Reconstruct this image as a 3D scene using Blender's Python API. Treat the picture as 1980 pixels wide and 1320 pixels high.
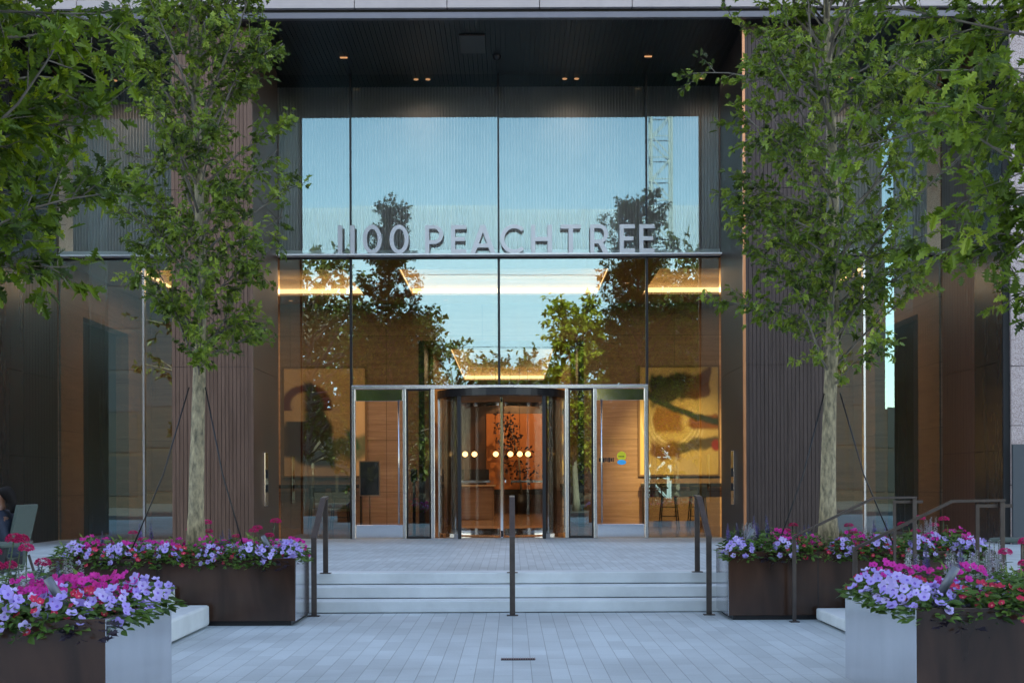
import bpy, bmesh, math, random
from math import radians, sin, cos, pi, sqrt
from mathutils import Vector, Matrix, Euler, noise as mnoise

random.seed(7)
for o in list(bpy.data.objects):
    bpy.data.objects.remove(o)
S = bpy.context.scene
COL = S.collection

# ------------------------------------------------------------------ camera, sky, sun, exposure
cam = bpy.data.cameras.new("camera")
cam.sensor_width = 36.0
cam.lens = 47.27
cam.shift_y = 0.1389
cam.clip_start = 0.05
cam.clip_end = 2000
camo = bpy.data.objects.new("camera", cam)
COL.objects.link(camo)
camo.location = (0, 0, 1.5)
camo.rotation_mode = 'XYZ'
camo.matrix_world = Matrix.Translation((0, 0, 1.5)) @ Euler((radians(90), 0, 0)).to_matrix().to_4x4() @ Matrix.Rotation(radians(-0.22), 4, 'Z')
S.camera = camo

SUN_EL, SUN_AZ = 47.0, 8.0
W = bpy.data.worlds.new("World")
S.world = W
W.use_nodes = True
wn = W.node_tree.nodes
sky = wn.new('ShaderNodeTexSky')
sky.sky_type = 'NISHITA'
sky.sun_disc = False
sky.sun_elevation = radians(SUN_EL)
sky.sun_rotation = radians(SUN_AZ)
sky.altitude = 300
sky.air_density = 1.0
sky.dust_density = 0.8
sky.ozone_density = 1.0
W.node_tree.links.new(sky.outputs[0], wn['Background'].inputs[0])
wn['Background'].inputs[1].default_value = 0.15

sl = bpy.data.lights.new("sun", 'SUN')
sl.energy = 3.6
sl.angle = radians(0.5)
sl.color = (1.0, 0.93, 0.82)
slo = bpy.data.objects.new("sun", sl)
COL.objects.link(slo)
slo.rotation_euler = (radians(-(90 - SUN_EL)), 0, radians(-SUN_AZ))
slo.location = (0, 60, 80)

S.view_settings.view_transform = 'Standard'
S.view_settings.look = 'None'
S.view_settings.exposure = 2.5
S.view_settings.use_white_balance = True      # camera balanced for open shade
S.view_settings.white_balance_temperature = 7900
S.view_settings.gamma = 1.0
S.cycles.use_denoising = True
S.cycles.max_bounces = 8
S.cycles.transparent_max_bounces = 16
S.cycles.caustics_reflective = False
S.cycles.caustics_refractive = False
S.cycles.sample_clamp_indirect = 6.0


# ------------------------------------------------------------------ materials
def new_mat(name):
    m = bpy.data.materials.new(name)
    m.use_nodes = True
    nt = m.node_tree
    b = nt.nodes['Principled BSDF']
    return m, nt, b


def N(nt, t, **kw):
    n = nt.nodes.new(t)
    for k, v in kw.items():
        setattr(n, k, v)
    return n


def pm(name, col, rough=0.6, metal=0.0, var=0.0, vscale=4.0, bump=0.0, bscale=40.0, stretch=(1, 1, 1), col2=None,
       spec=0.5, coat=0.0, rvar=0.0):
    m, nt, b = new_mat(name)
    L = nt.links
    b.inputs['Base Color'].default_value = (*col, 1)
    b.inputs['Roughness'].default_value = rough
    b.inputs['Metallic'].default_value = metal
    b.inputs['Specular IOR Level'].default_value = spec
    b.inputs['Coat Weight'].default_value = coat
    b.inputs['Coat Roughness'].default_value = 0.15
    if var or bump or rvar:
        tc = N(nt, 'ShaderNodeTexCoord')
        mp = N(nt, 'ShaderNodeMapping')
        mp.inputs['Scale'].default_value = stretch
        L.new(tc.outputs['Object'], mp.inputs[0])
    if var:
        nz = N(nt, 'ShaderNodeTexNoise')
        nz.inputs['Scale'].default_value = vscale
        nz.inputs['Detail'].default_value = 6
        nz.inputs['Roughness'].default_value = 0.6
        L.new(mp.outputs[0], nz.inputs['Vector'])
        cr = N(nt, 'ShaderNodeValToRGB')
        c2 = col2 or tuple(c * (1 - var) for c in col)
        c1 = col if col2 else tuple(min(1, c * (1 + var)) for c in col)
        cr.color_ramp.elements[0].position = 0.3
        cr.color_ramp.elements[1].position = 0.7
        cr.color_ramp.elements[0].color = (*c2, 1)
        cr.color_ramp.elements[1].color = (*c1, 1)
        L.new(nz.outputs['Fac'], cr.inputs[0])
        L.new(cr.outputs[0], b.inputs['Base Color'])
        if rvar:
            mr = N(nt, 'ShaderNodeMapRange')
            mr.inputs['To Min'].default_value = max(0.02, rough - rvar)
            mr.inputs['To Max'].default_value = rough + rvar
            L.new(nz.outputs['Fac'], mr.inputs[0])
            L.new(mr.outputs[0], b.inputs['Roughness'])
    if bump:
        nb = N(nt, 'ShaderNodeTexNoise')
        nb.inputs['Scale'].default_value = bscale
        nb.inputs['Detail'].default_value = 4
        L.new(mp.outputs[0], nb.inputs['Vector'])
        bp = N(nt, 'ShaderNodeBump')
        bp.inputs['Strength'].default_value = bump
        bp.inputs['Distance'].default_value = 0.01
        L.new(nb.outputs['Fac'], bp.inputs['Height'])
        L.new(bp.outputs[0], b.inputs['Normal'])
    return m


def paver_mat(name, width, length, col, mort):
    m, nt, b = new_mat(name)
    L = nt.links
    tc = N(nt, 'ShaderNodeTexCoord')
    sp = N(nt, 'ShaderNodeSeparateXYZ')
    cb = N(nt, 'ShaderNodeCombineXYZ')
    L.new(tc.outputs['Object'], sp.inputs[0])
    L.new(sp.outputs['Y'], cb.inputs['X'])
    L.new(sp.outputs['X'], cb.inputs['Y'])
    br = N(nt, 'ShaderNodeTexBrick')
    br.offset = 0.37
    br.offset_frequency = 2
    br.inputs['Scale'].default_value = 1
    br.inputs['Brick Width'].default_value = length
    br.inputs['Row Height'].default_value = width
    br.inputs['Mortar Size'].default_value = 0.0035
    br.inputs['Mortar Smooth'].default_value = 0.2
    br.inputs['Bias'].default_value = 0.0
    br.inputs['Color1'].default_value = (*[c * 0.90 for c in col], 1)
    br.inputs['Color2'].default_value = (*[min(1, c * 1.06) for c in col], 1)
    br.inputs['Mortar'].default_value = (*mort, 1)
    L.new(cb.outputs[0], br.inputs['Vector'])
    nz = N(nt, 'ShaderNodeTexNoise')
    nz.inputs['Scale'].default_value = 1.3
    nz.inputs['Detail'].default_value = 8
    L.new(tc.outputs['Object'], nz.inputs['Vector'])
    nz2 = N(nt, 'ShaderNodeTexNoise')
    nz2.inputs['Scale'].default_value = 60
    nz2.inputs['Detail'].default_value = 3
    L.new(tc.outputs['Object'], nz2.inputs['Vector'])
    ad = N(nt, 'ShaderNodeMath', operation='ADD')
    L.new(nz.outputs['Fac'], ad.inputs[0])
    L.new(nz2.outputs['Fac'], ad.inputs[1])
    mr = N(nt, 'ShaderNodeMapRange')
    mr.inputs['From Min'].default_value = 0.6
    mr.inputs['From Max'].default_value = 1.4
    mr.inputs['To Min'].default_value = 0.86
    mr.inputs['To Max'].default_value = 1.08
    L.new(ad.outputs[0], mr.inputs[0])
    mx = N(nt, 'ShaderNodeMix', data_type='RGBA', blend_type='MULTIPLY')
    mx.inputs['Factor'].default_value = 1
    L.new(br.outputs['Color'], mx.inputs['A'])
    L.new(mr.outputs[0], mx.inputs['B'])
    L.new(mx.outputs['Result'], b.inputs['Base Color'])
    vo = N(nt, 'ShaderNodeTexVoronoi')
    vo.inputs['Scale'].default_value = 2.6
    L.new(tc.outputs['Object'], vo.inputs['Vector'])
    sr = N(nt, 'ShaderNodeMapRange')
    sr.inputs['From Min'].default_value = 0.018
    sr.inputs['From Max'].default_value = 0.034
    sr.inputs['To Min'].default_value = 0.62
    sr.inputs['To Max'].default_value = 1.0
    L.new(vo.outputs['Distance'], sr.inputs[0])
    n3 = N(nt, 'ShaderNodeTexNoise')
    n3.inputs['Scale'].default_value = 0.35
    n3.inputs['Detail'].default_value = 5
    n3.inputs['Distortion'].default_value = 1.2
    L.new(tc.outputs['Object'], n3.inputs['Vector'])
    r3 = N(nt, 'ShaderNodeMapRange')
    r3.inputs['From Min'].default_value = 0.35
    r3.inputs['From Max'].default_value = 0.65
    r3.inputs['To Min'].default_value = 0.82
    r3.inputs['To Max'].default_value = 1.06
    L.new(n3.outputs['Fac'], r3.inputs[0])
    mm = N(nt, 'ShaderNodeMath', operation='MULTIPLY')
    L.new(sr.outputs[0], mm.inputs[0])
    L.new(r3.outputs[0], mm.inputs[1])
    my = N(nt, 'ShaderNodeMix', data_type='RGBA', blend_type='MULTIPLY')
    my.inputs['Factor'].default_value = 1
    L.new(mx.outputs['Result'], my.inputs['A'])
    L.new(mm.outputs[0], my.inputs['B'])
    L.new(my.outputs['Result'], b.inputs['Base Color'])
    b.inputs['Roughness'].default_value = 0.62
    iv = N(nt, 'ShaderNodeMath', operation='SUBTRACT')
    iv.inputs[0].default_value = 1
    L.new(br.outputs['Fac'], iv.inputs[1])
    bp = N(nt, 'ShaderNodeBump')
    bp.inputs['Strength'].default_value = 0.5
    bp.inputs['Distance'].default_value = 0.004
    L.new(iv.outputs[0], bp.inputs['Height'])
    L.new(bp.outputs[0], b.inputs['Normal'])
    return m


def fresnel_metal(name, col, rough, ior=2.4, var=0.15, vscale=2.5):
    """painted / patinated dark metal: body colour under a reflective skin whose strength follows Fresnel"""
    m, nt, b = new_mat(name)
    L = nt.links
    nt.nodes.remove(b)
    out = nt.nodes['Material Output']
    tc = N(nt, 'ShaderNodeTexCoord')
    mp = N(nt, 'ShaderNodeMapping')
    mp.inputs['Scale'].default_value = (2.2, 2.2, 0.5)
    L.new(tc.outputs['Object'], mp.inputs[0])
    nz = N(nt, 'ShaderNodeTexNoise')
    nz.inputs['Scale'].default_value = vscale
    nz.inputs['Detail'].default_value = 8
    nz.inputs['Distortion'].default_value = 0.5
    L.new(mp.outputs[0], nz.inputs['Vector'])
    cr = N(nt, 'ShaderNodeValToRGB')
    cr.color_ramp.elements[0].position = 0.3
    cr.color_ramp.elements[1].position = 0.72
    cr.color_ramp.elements[0].color = (*[c * (1 - var) for c in col], 1)
    cr.color_ramp.elements[1].color = (*[c * (1 + var) for c in col], 1)
    L.new(nz.outputs['Fac'], cr.inputs[0])
    df = N(nt, 'ShaderNodeBsdfDiffuse')
    L.new(cr.outputs[0], df.inputs[0])
    gl = N(nt, 'ShaderNodeBsdfAnisotropic')
    gl.inputs['Roughness'].default_value = rough
    gl.inputs['Color'].default_value = (0.95, 0.93, 0.92, 1)
    fr = N(nt, 'ShaderNodeFresnel')
    fr.inputs['IOR'].default_value = ior
    mx = N(nt, 'ShaderNodeMixShader')
    L.new(fr.outputs[0], mx.inputs[0])
    L.new(df.outputs[0], mx.inputs[1])
    L.new(gl.outputs[0], mx.inputs[2])
    L.new(mx.outputs[0], out.inputs[0])
    return m


def glass_mat(name, base, tint, wob=0.0, refl=(0.54, 0.84, 0.86)):
    m, nt, b = new_mat(name)
    L = nt.links
    nt.nodes.remove(b)
    out = nt.nodes['Material Output']
    tr = N(nt, 'ShaderNodeBsdfTransparent')
    tr.inputs[0].default_value = (*tint, 1)
    gl = N(nt, 'ShaderNodeBsdfAnisotropic')
    gl.inputs['Roughness'].default_value = 0.0
    gl.inputs['Color'].default_value = (*refl, 1)
    fr = N(nt, 'ShaderNodeFresnel')
    fr.inputs['IOR'].default_value = 1.5
    ma = N(nt, 'ShaderNodeMath', operation='MULTIPLY_ADD')
    ma.use_clamp = True
    ma.inputs[1].default_value = 0.8
    ma.inputs[2].default_value = base
    L.new(fr.outputs[0], ma.inputs[0])
    mx = N(nt, 'ShaderNodeMixShader')
    L.new(ma.outputs[0], mx.inputs[0])
    L.new(tr.outputs[0], mx.inputs[1])
    L.new(gl.outputs[0], mx.inputs[2])
    L.new(mx.outputs[0], out.inputs[0])
    if wob:
        tc = N(nt, 'ShaderNodeTexCoord')
        nz = N(nt, 'ShaderNodeTexNoise')
        nz.inputs['Scale'].default_value = 0.9
        nz.inputs['Detail'].default_value = 1
        L.new(tc.outputs['Object'], nz.inputs['Vector'])
        bp = N(nt, 'ShaderNodeBump')
        bp.inputs['Strength'].default_value = 1.0
        bp.inputs['Distance'].default_value = wob
        L.new(nz.outputs['Fac'], bp.inputs['Height'])
        L.new(bp.outputs[0], gl.inputs['Normal'])
    return m


def emit_mat(name, col, strength):
    m, nt, b = new_mat(name)
    nt.nodes.remove(b)
    e = N(nt, 'ShaderNodeEmission')
    e.inputs[0].default_value = (*col, 1)
    e.inputs[1].default_value = strength
    nt.links.new(e.outputs[0], nt.nodes['Material Output'].inputs[0])
    return m


def leaf_mat(name, cols, trans=0.35, rough=0.45, spec=0.4):
    """cols: dark, mid, light - picked per face by the mesh attribute 'tint'"""
    m, nt, b = new_mat(name)
    L = nt.links
    at = N(nt, 'ShaderNodeAttribute')
    at.attribute_name = 'tint'
    cr = N(nt, 'ShaderNodeValToRGB')
    el = cr.color_ramp.elements
    el[0].position, el[1].position = 0.0, 1.0
    el[0].color = (*cols[0], 1)
    el[1].color = (*cols[-1], 1)
    for i, c in enumerate(cols[1:-1]):
        e = el.new((i + 1) / (len(cols) - 1))
        e.color = (*c, 1)
    L.new(at.outputs['Fac'], cr.inputs[0])
    L.new(cr.outputs[0], b.inputs['Base Color'])
    b.inputs['Roughness'].default_value = rough
    b.inputs['Specular IOR Level'].default_value = spec
    tl = N(nt, 'ShaderNodeBsdfTranslucent')
    L.new(cr.outputs[0], tl.inputs[0])
    mx = N(nt, 'ShaderNodeMixShader')
    mx.inputs[0].default_value = trans
    L.new(b.outputs[0], mx.inputs[1])
    L.new(tl.outputs[0], mx.inputs[2])
    L.new(mx.outputs[0], nt.nodes['Material Output'].inputs[0])
    return m


def attr_mat(name, rough=0.6):
    m, nt, b = new_mat(name)
    at = N(nt, 'ShaderNodeAttribute')
    at.attribute_name = 'paint'
    nt.links.new(at.outputs['Color'], b.inputs['Base Color'])
    b.inputs['Roughness'].default_value = rough
    return m


def granite_mat(name, c1, c2, scale=90):
    m, nt, b = new_mat(name)
    L = nt.links
    tc = N(nt, 'ShaderNodeTexCoord')
    vo = N(nt, 'ShaderNodeTexVoronoi')
    vo.inputs['Scale'].default_value = scale
    L.new(tc.outputs['Object'], vo.inputs['Vector'])
    nz = N(nt, 'ShaderNodeTexNoise')
    nz.inputs['Scale'].default_value = scale * 0.5
    nz.inputs['Detail'].default_value = 5
    L.new(tc.outputs['Object'], nz.inputs['Vector'])
    ad = N(nt, 'ShaderNodeMix', data_type='RGBA')
    ad.inputs['Factor'].default_value = 0.5
    L.new(vo.outputs['Color'], ad.inputs['A'])
    L.new(nz.outputs['Color'], ad.inputs['B'])
    cr = N(nt, 'ShaderNodeValToRGB')
    cr.color_ramp.elements[0].position = 0.3
    cr.color_ramp.elements[1].position = 0.65
    cr.color_ramp.elements[0].color = (*c1, 1)
    cr.color_ramp.elements[1].color = (*c2, 1)
    L.new(ad.outputs['Result'], cr.inputs[0])
    L.new(cr.outputs[0], b.inputs['Base Color'])
    b.inputs['Roughness'].default_value = 0.55
    return m


def wood_mat(name, c1, c2, rough=0.4, ph=1.3, pw=2.4):
    """horizontal-grain veneer panels with thin joints"""
    m, nt, b = new_mat(name)
    L = nt.links
    tc = N(nt, 'ShaderNodeTexCoord')
    mp = N(nt, 'ShaderNodeMapping')
    mp.inputs['Scale'].default_value = (0.5, 0.5, 9)
    L.new(tc.outputs['Object'], mp.inputs[0])
    nz = N(nt, 'ShaderNodeTexNoise')
    nz.inputs['Scale'].default_value = 1.6
    nz.inputs['Detail'].default_value = 9
    nz.inputs['Roughness'].default_value = 0.65
    nz.inputs['Distortion'].default_value = 0.6
    L.new(mp.outputs[0], nz.inputs['Vector'])
    cr = N(nt, 'ShaderNodeValToRGB')
    cr.color_ramp.elements[0].position = 0.32
    cr.color_ramp.elements[1].position = 0.7
    cr.color_ramp.elements[0].color = (*c2, 1)
    cr.color_ramp.elements[1].color = (*c1, 1)
    L.new(nz.outputs['Fac'], cr.inputs[0])
    sp = N(nt, 'ShaderNodeSeparateXYZ')
    L.new(tc.outputs['Object'], sp.inputs[0])
    ad = N(nt, 'ShaderNodeMath', operation='ADD')
    L.new(sp.outputs['X'], ad.inputs[0])
    L.new(sp.outputs['Y'], ad.inputs[1])
    cb = N(nt, 'ShaderNodeCombineXYZ')
    L.new(ad.outputs[0], cb.inputs['X'])
    L.new(sp.outputs['Z'], cb.inputs['Y'])
    br = N(nt, 'ShaderNodeTexBrick')
    br.offset = 0.0
    br.inputs['Scale'].default_value = 1
    br.inputs['Brick Width'].default_value = pw
    br.inputs['Row Height'].default_value = ph
    br.inputs['Mortar Size'].default_value = 0.006
    br.inputs['Color1'].default_value = (0.9, 0.9, 0.9, 1)
    br.inputs['Color2'].default_value = (1, 1, 1, 1)
    br.inputs['Mortar'].default_value = (0.25, 0.22, 0.2, 1)
    L.new(cb.outputs[0], br.inputs['Vector'])
    mx = N(nt, 'ShaderNodeMix', data_type='RGBA', blend_type='MULTIPLY')
    mx.inputs['Factor'].default_value = 1
    L.new(cr.outputs[0], mx.inputs['A'])
    L.new(br.outputs['Color'], mx.inputs['B'])
    L.new(mx.outputs['Result'], b.inputs['Base Color'])
    b.inputs['Roughness'].default_value = rough
    return m


M = {}
M['paver'] = paver_mat('plaza pavers', 0.15, 0.62, (0.50, 0.55, 0.56), (0.30, 0.325, 0.33))
M['paver2'] = paver_mat('terrace pavers', 0.105, 0.42, (0.49, 0.53, 0.54), (0.30, 0.32, 0.32))
M['stone'] = pm('step stone', (0.57, 0.59, 0.59), 0.7, var=0.13, vscale=1.7, bump=0.15, bscale=70)
M['asphalt'] = pm('asphalt', (0.05, 0.05, 0.052), 0.85, var=0.25, vscale=3, bump=0.3, bscale=120)
M['kerbstone'] = pm('kerb stone', (0.4, 0.39, 0.37), 0.8, var=0.1, vscale=3)
M['planter'] = fresnel_metal('bronze planter metal', (0.042, 0.020, 0.013), 0.16, 1.5, 0.6, 1.6)
M['endsteel'] = pm('polished end sheet', (0.68, 0.68, 0.71), 0.16, 1.0, var=0.10, vscale=2.0, bump=0.10, bscale=2.2, stretch=(1.5, 1.5, 0.5), rvar=0.08)
M['soil'] = pm('soil', (0.03, 0.022, 0.016), 0.95, var=0.4, vscale=20, bump=1, bscale=60)
M['rail'] = pm('bronze rail', (0.075, 0.060, 0.055), 0.38, 0.6, var=0.2, vscale=8)
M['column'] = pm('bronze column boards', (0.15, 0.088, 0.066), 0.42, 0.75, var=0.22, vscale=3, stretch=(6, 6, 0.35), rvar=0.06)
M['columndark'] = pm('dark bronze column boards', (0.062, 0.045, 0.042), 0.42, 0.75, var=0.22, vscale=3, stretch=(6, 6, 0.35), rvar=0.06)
M['blackboard'] = pm('blackened boards', (0.035, 0.030, 0.031), 0.34, 0.6, var=0.2, vscale=3, stretch=(6, 6, 0.35))
M['copper'] = pm('copper edge', (0.62, 0.27, 0.14), 0.28, 0.9, var=0.12, vscale=5, stretch=(5, 5, 0.5))
M['copperwall'] = pm('copper ribbed wall', (0.11, 0.055, 0.042), 0.42, 0.4, var=0.2, vscale=4, stretch=(6, 6, 0.4))
M['darkmetal'] = pm('dark polished metal', (0.062, 0.062, 0.070), 0.27, 0.85, var=0.06, vscale=1.5, stretch=(2, 2, 0.2), rvar=0.03)
M['soffit'] = pm('black soffit metal', (0.006, 0.0058, 0.007), 0.36, 0.0, var=0.2, vscale=2, spec=0.3)
M['screen'] = pm('ribbed screen', (0.52, 0.47, 0.46), 0.45, 0.0, var=0.1, vscale=2)
M['fascia'] = pm('pale fascia trim', (0.42, 0.35, 0.34), 0.55, var=0.06, vscale=3)
M['fasciametal'] = pm('fascia metal', (0.15, 0.14, 0.155), 0.4, 0.6, var=0.06, vscale=2)
M['pinkgranite'] = granite_mat('pink granite', (0.20, 0.13, 0.125), (0.52, 0.42, 0.40))
M['ledge'] = pm('pale ledge metal', (0.86, 0.86, 0.84), 0.45)
M['black'] = pm('black metal', (0.012, 0.012, 0.014), 0.4, 0.3)
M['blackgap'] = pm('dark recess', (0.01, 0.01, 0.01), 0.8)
M['steel'] = pm('brushed steel', (0.62, 0.62, 0.64), 0.24, 1.0, var=0.06, vscale=5, stretch=(8, 8, 0.5))
M['chrome'] = pm('polished steel', (0.75, 0.75, 0.77), 0.08, 1.0)
M['letter'] = pm('letter aluminium', (0.52, 0.52, 0.53), 0.42, 0.3, var=0.04, vscale=3)
M['gl_clear'] = pm('dummy', (1, 1, 1))
M['glass'] = glass_mat('facade glass', 0.20, (0.40, 0.39, 0.35), 0.0004)
M['glass2'] = glass_mat('facade glass b', 0.125, (0.80, 0.83, 0.82), 0.0001)
M['doorglass'] = glass_mat('door glass', 0.02, (0.93, 0.92, 0.90), 0.0, (0.9, 0.92, 0.92))
m_, nt_, b_ = new_mat('glass back')
nt_.nodes.remove(b_)
t_ = N(nt_, 'ShaderNodeBsdfTransparent')
nt_.links.new(t_.outputs[0], nt_.nodes['Material Output'].inputs[0])
M['glassback'] = m_
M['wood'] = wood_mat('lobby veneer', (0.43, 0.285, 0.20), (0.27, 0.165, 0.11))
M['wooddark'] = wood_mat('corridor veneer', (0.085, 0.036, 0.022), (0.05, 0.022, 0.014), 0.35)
M['slat'] = pm('gilded slats', (0.55, 0.30, 0.10), 0.4, 0.4, var=0.15, vscale=6, stretch=(6, 6, 0.3))
M['lobbyfloor'] = pm('lobby floor', (0.30, 0.17, 0.10), 0.14, var=0.2, vscale=3, spec=0.6)
M['ceiling'] = pm('lobby ceiling', (0.46, 0.36, 0.26), 0.8)
M['coffer'] = pm('coffer plaster', (0.78, 0.66, 0.50), 0.8)
M['cove'] = emit_mat('cove light', (1.0, 0.70, 0.38), 1.0)
M['downlight'] = emit_mat('downlight glow', (1.0, 0.55, 0.3), 0.13)
M['globe'] = emit_mat('globe glow', (1.0, 0.62, 0.26), 0.8)
M['canvas'] = attr_mat('painted canvas')
M['frame'] = pm('picture frame wood', (0.22, 0.13, 0.07), 0.5)
M['stool'] = pm('stool black', (0.016, 0.014, 0.014), 0.45)
M['counter'] = pm('counter black', (0.02, 0.017, 0.018), 0.3)
M['orange'] = pm('terracotta panel', (0.50, 0.18, 0.06), 0.6, var=0.12, vscale=3)
M['bark'] = pm('pale bark', (0.47, 0.38, 0.235), 0.9, var=0.45, vscale=13, col2=(0.085, 0.075, 0.05), bump=1.0, bscale=34, stretch=(2.0, 2.0, 0.75))
M['bark2'] = pm('grey bark', (0.22, 0.19, 0.15), 0.9, var=0.35, vscale=9, bump=1.0, bscale=26, stretch=(2.2, 2.2, 0.6))
M['limb'] = pm('limb bark', (0.15, 0.125, 0.10), 0.9, var=0.3, vscale=9)
M['leaf'] = leaf_mat('oak leaves', [(0.038, 0.064, 0.010), (0.115, 0.180, 0.020), (0.215, 0.295, 0.030), (0.36, 0.43, 0.06)])
M['leafmid'] = leaf_mat('mid green oak leaves', [(0.036, 0.066, 0.010), (0.110, 0.180, 0.017), (0.20, 0.295, 0.024), (0.35, 0.43, 0.045)], 0.4)
M['leafnear'] = leaf_mat('bright oak leaves', [(0.038, 0.070, 0.010), (0.090, 0.155, 0.012), (0.19, 0.28, 0.014), (0.45, 0.50, 0.025)], 0.42)
M['leafstreet'] = leaf_mat('street tree leaves', [(0.06, 0.085, 0.022), (0.11, 0.145, 0.03), (0.17, 0.20, 0.045)], 0.3)
M['leafsunlit'] = leaf_mat('sunlit yellow leaves', [(0.22, 0.25, 0.02), (0.34, 0.36, 0.03), (0.46, 0.45, 0.05)], 0.4)  # sunlight on this tree is put into its bright leaf colour
M['herb'] = leaf_mat('bedding foliage', [(0.025, 0.055, 0.012), (0.055, 0.115, 0.02), (0.095, 0.18, 0.03), (0.17, 0.26, 0.06)], 0.3)
M['herbgrey'] = leaf_mat('silvery foliage', [(0.10, 0.16, 0.10), (0.17, 0.25, 0.16), (0.24, 0.33, 0.22)], 0.25)
M['herbdark'] = leaf_mat('dark vine leaves', [(0.012, 0.009, 0.016), (0.024, 0.016, 0.028), (0.045, 0.03, 0.045)], 0.15)
M['stem'] = pm('green stem', (0.05, 0.085, 0.03), 0.7)


def petal(name, cols, trans=0.3):
    m, nt, b = new_mat(name)
    L = nt.links
    oi = N(nt, 'ShaderNodeObjectInfo')
    cr = N(nt, 'ShaderNodeValToRGB')
    cr.color_ramp.elements[0].color = (*cols[0], 1)
    cr.color_ramp.elements[1].color = (*cols[1], 1)
    L.new(oi.outputs['Random'], cr.inputs[0])
    L.new(cr.outputs[0], b.inputs['Base Color'])
    b.inputs['Roughness'].default_value = 0.7
    tl = N(nt, 'ShaderNodeBsdfTranslucent')
    L.new(cr.outputs[0], tl.inputs[0])
    mx = N(nt, 'ShaderNodeMixShader')
    mx.inputs[0].default_value = trans
    L.new(b.outputs[0], mx.inputs[1])
    L.new(tl.outputs[0], mx.inputs[2])
    L.new(mx.outputs[0], nt.nodes['Material Output'].inputs[0])
    return m


M['lavender'] = petal('lavender petals', ((0.40, 0.29, 0.76), (0.62, 0.52, 0.88)))
M['magenta'] = petal('magenta petals', ((0.55, 0.012, 0.22), (0.74, 0.03, 0.42)))
M['red'] = petal('red petals', ((0.58, 0.015, 0.06), (0.75, 0.03, 0.12)))
M['pinkred'] = petal('crimson petals', ((0.50, 0.01, 0.10), (0.70, 0.03, 0.22)))
M['white'] = petal('white florets', ((0.62, 0.60, 0.66), (0.75, 0.72, 0.78)))
M['violet'] = petal('violet florets', ((0.14, 0.08, 0.32), (0.28, 0.20, 0.55)))
for k_, c_ in (('lavender', (0.22, 0.12, 0.5)), ('magenta', (0.35, 0.005, 0.12)), ('red', (0.75, 0.25, 0.2))):
    M['eye_' + k_] = pm(k_ + ' flower eye', c_, 0.8)
M['skin'] = pm('skin', (0.22, 0.10, 0.065), 0.5, var=0.08, vscale=8)
M['hair'] = pm('black hair', (0.010, 0.008, 0.008), 0.75, spec=0.15, var=0.3, vscale=40, stretch=(1, 1, 6))
M['navy'] = pm('navy cloth', (0.012, 0.020, 0.040), 0.8, var=0.2, vscale=10, bump=0.3, bscale=30)
M['denim'] = pm('dark trousers', (0.015, 0.016, 0.02), 0.85, bump=0.3, bscale=30)
M['sling'] = pm('pale sling fabric', (0.065, 0.09, 0.08), 0.8, var=0.06, vscale=30)
M['shoe'] = pm('shoe', (0.03, 0.03, 0.03), 0.6)


# ------------------------------------------------------------------ mesh helpers
def wloc(o):
    v = Vector((0, 0, 0))
    while o is not None:
        v += o.location
        o = o.parent
    return v


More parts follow.
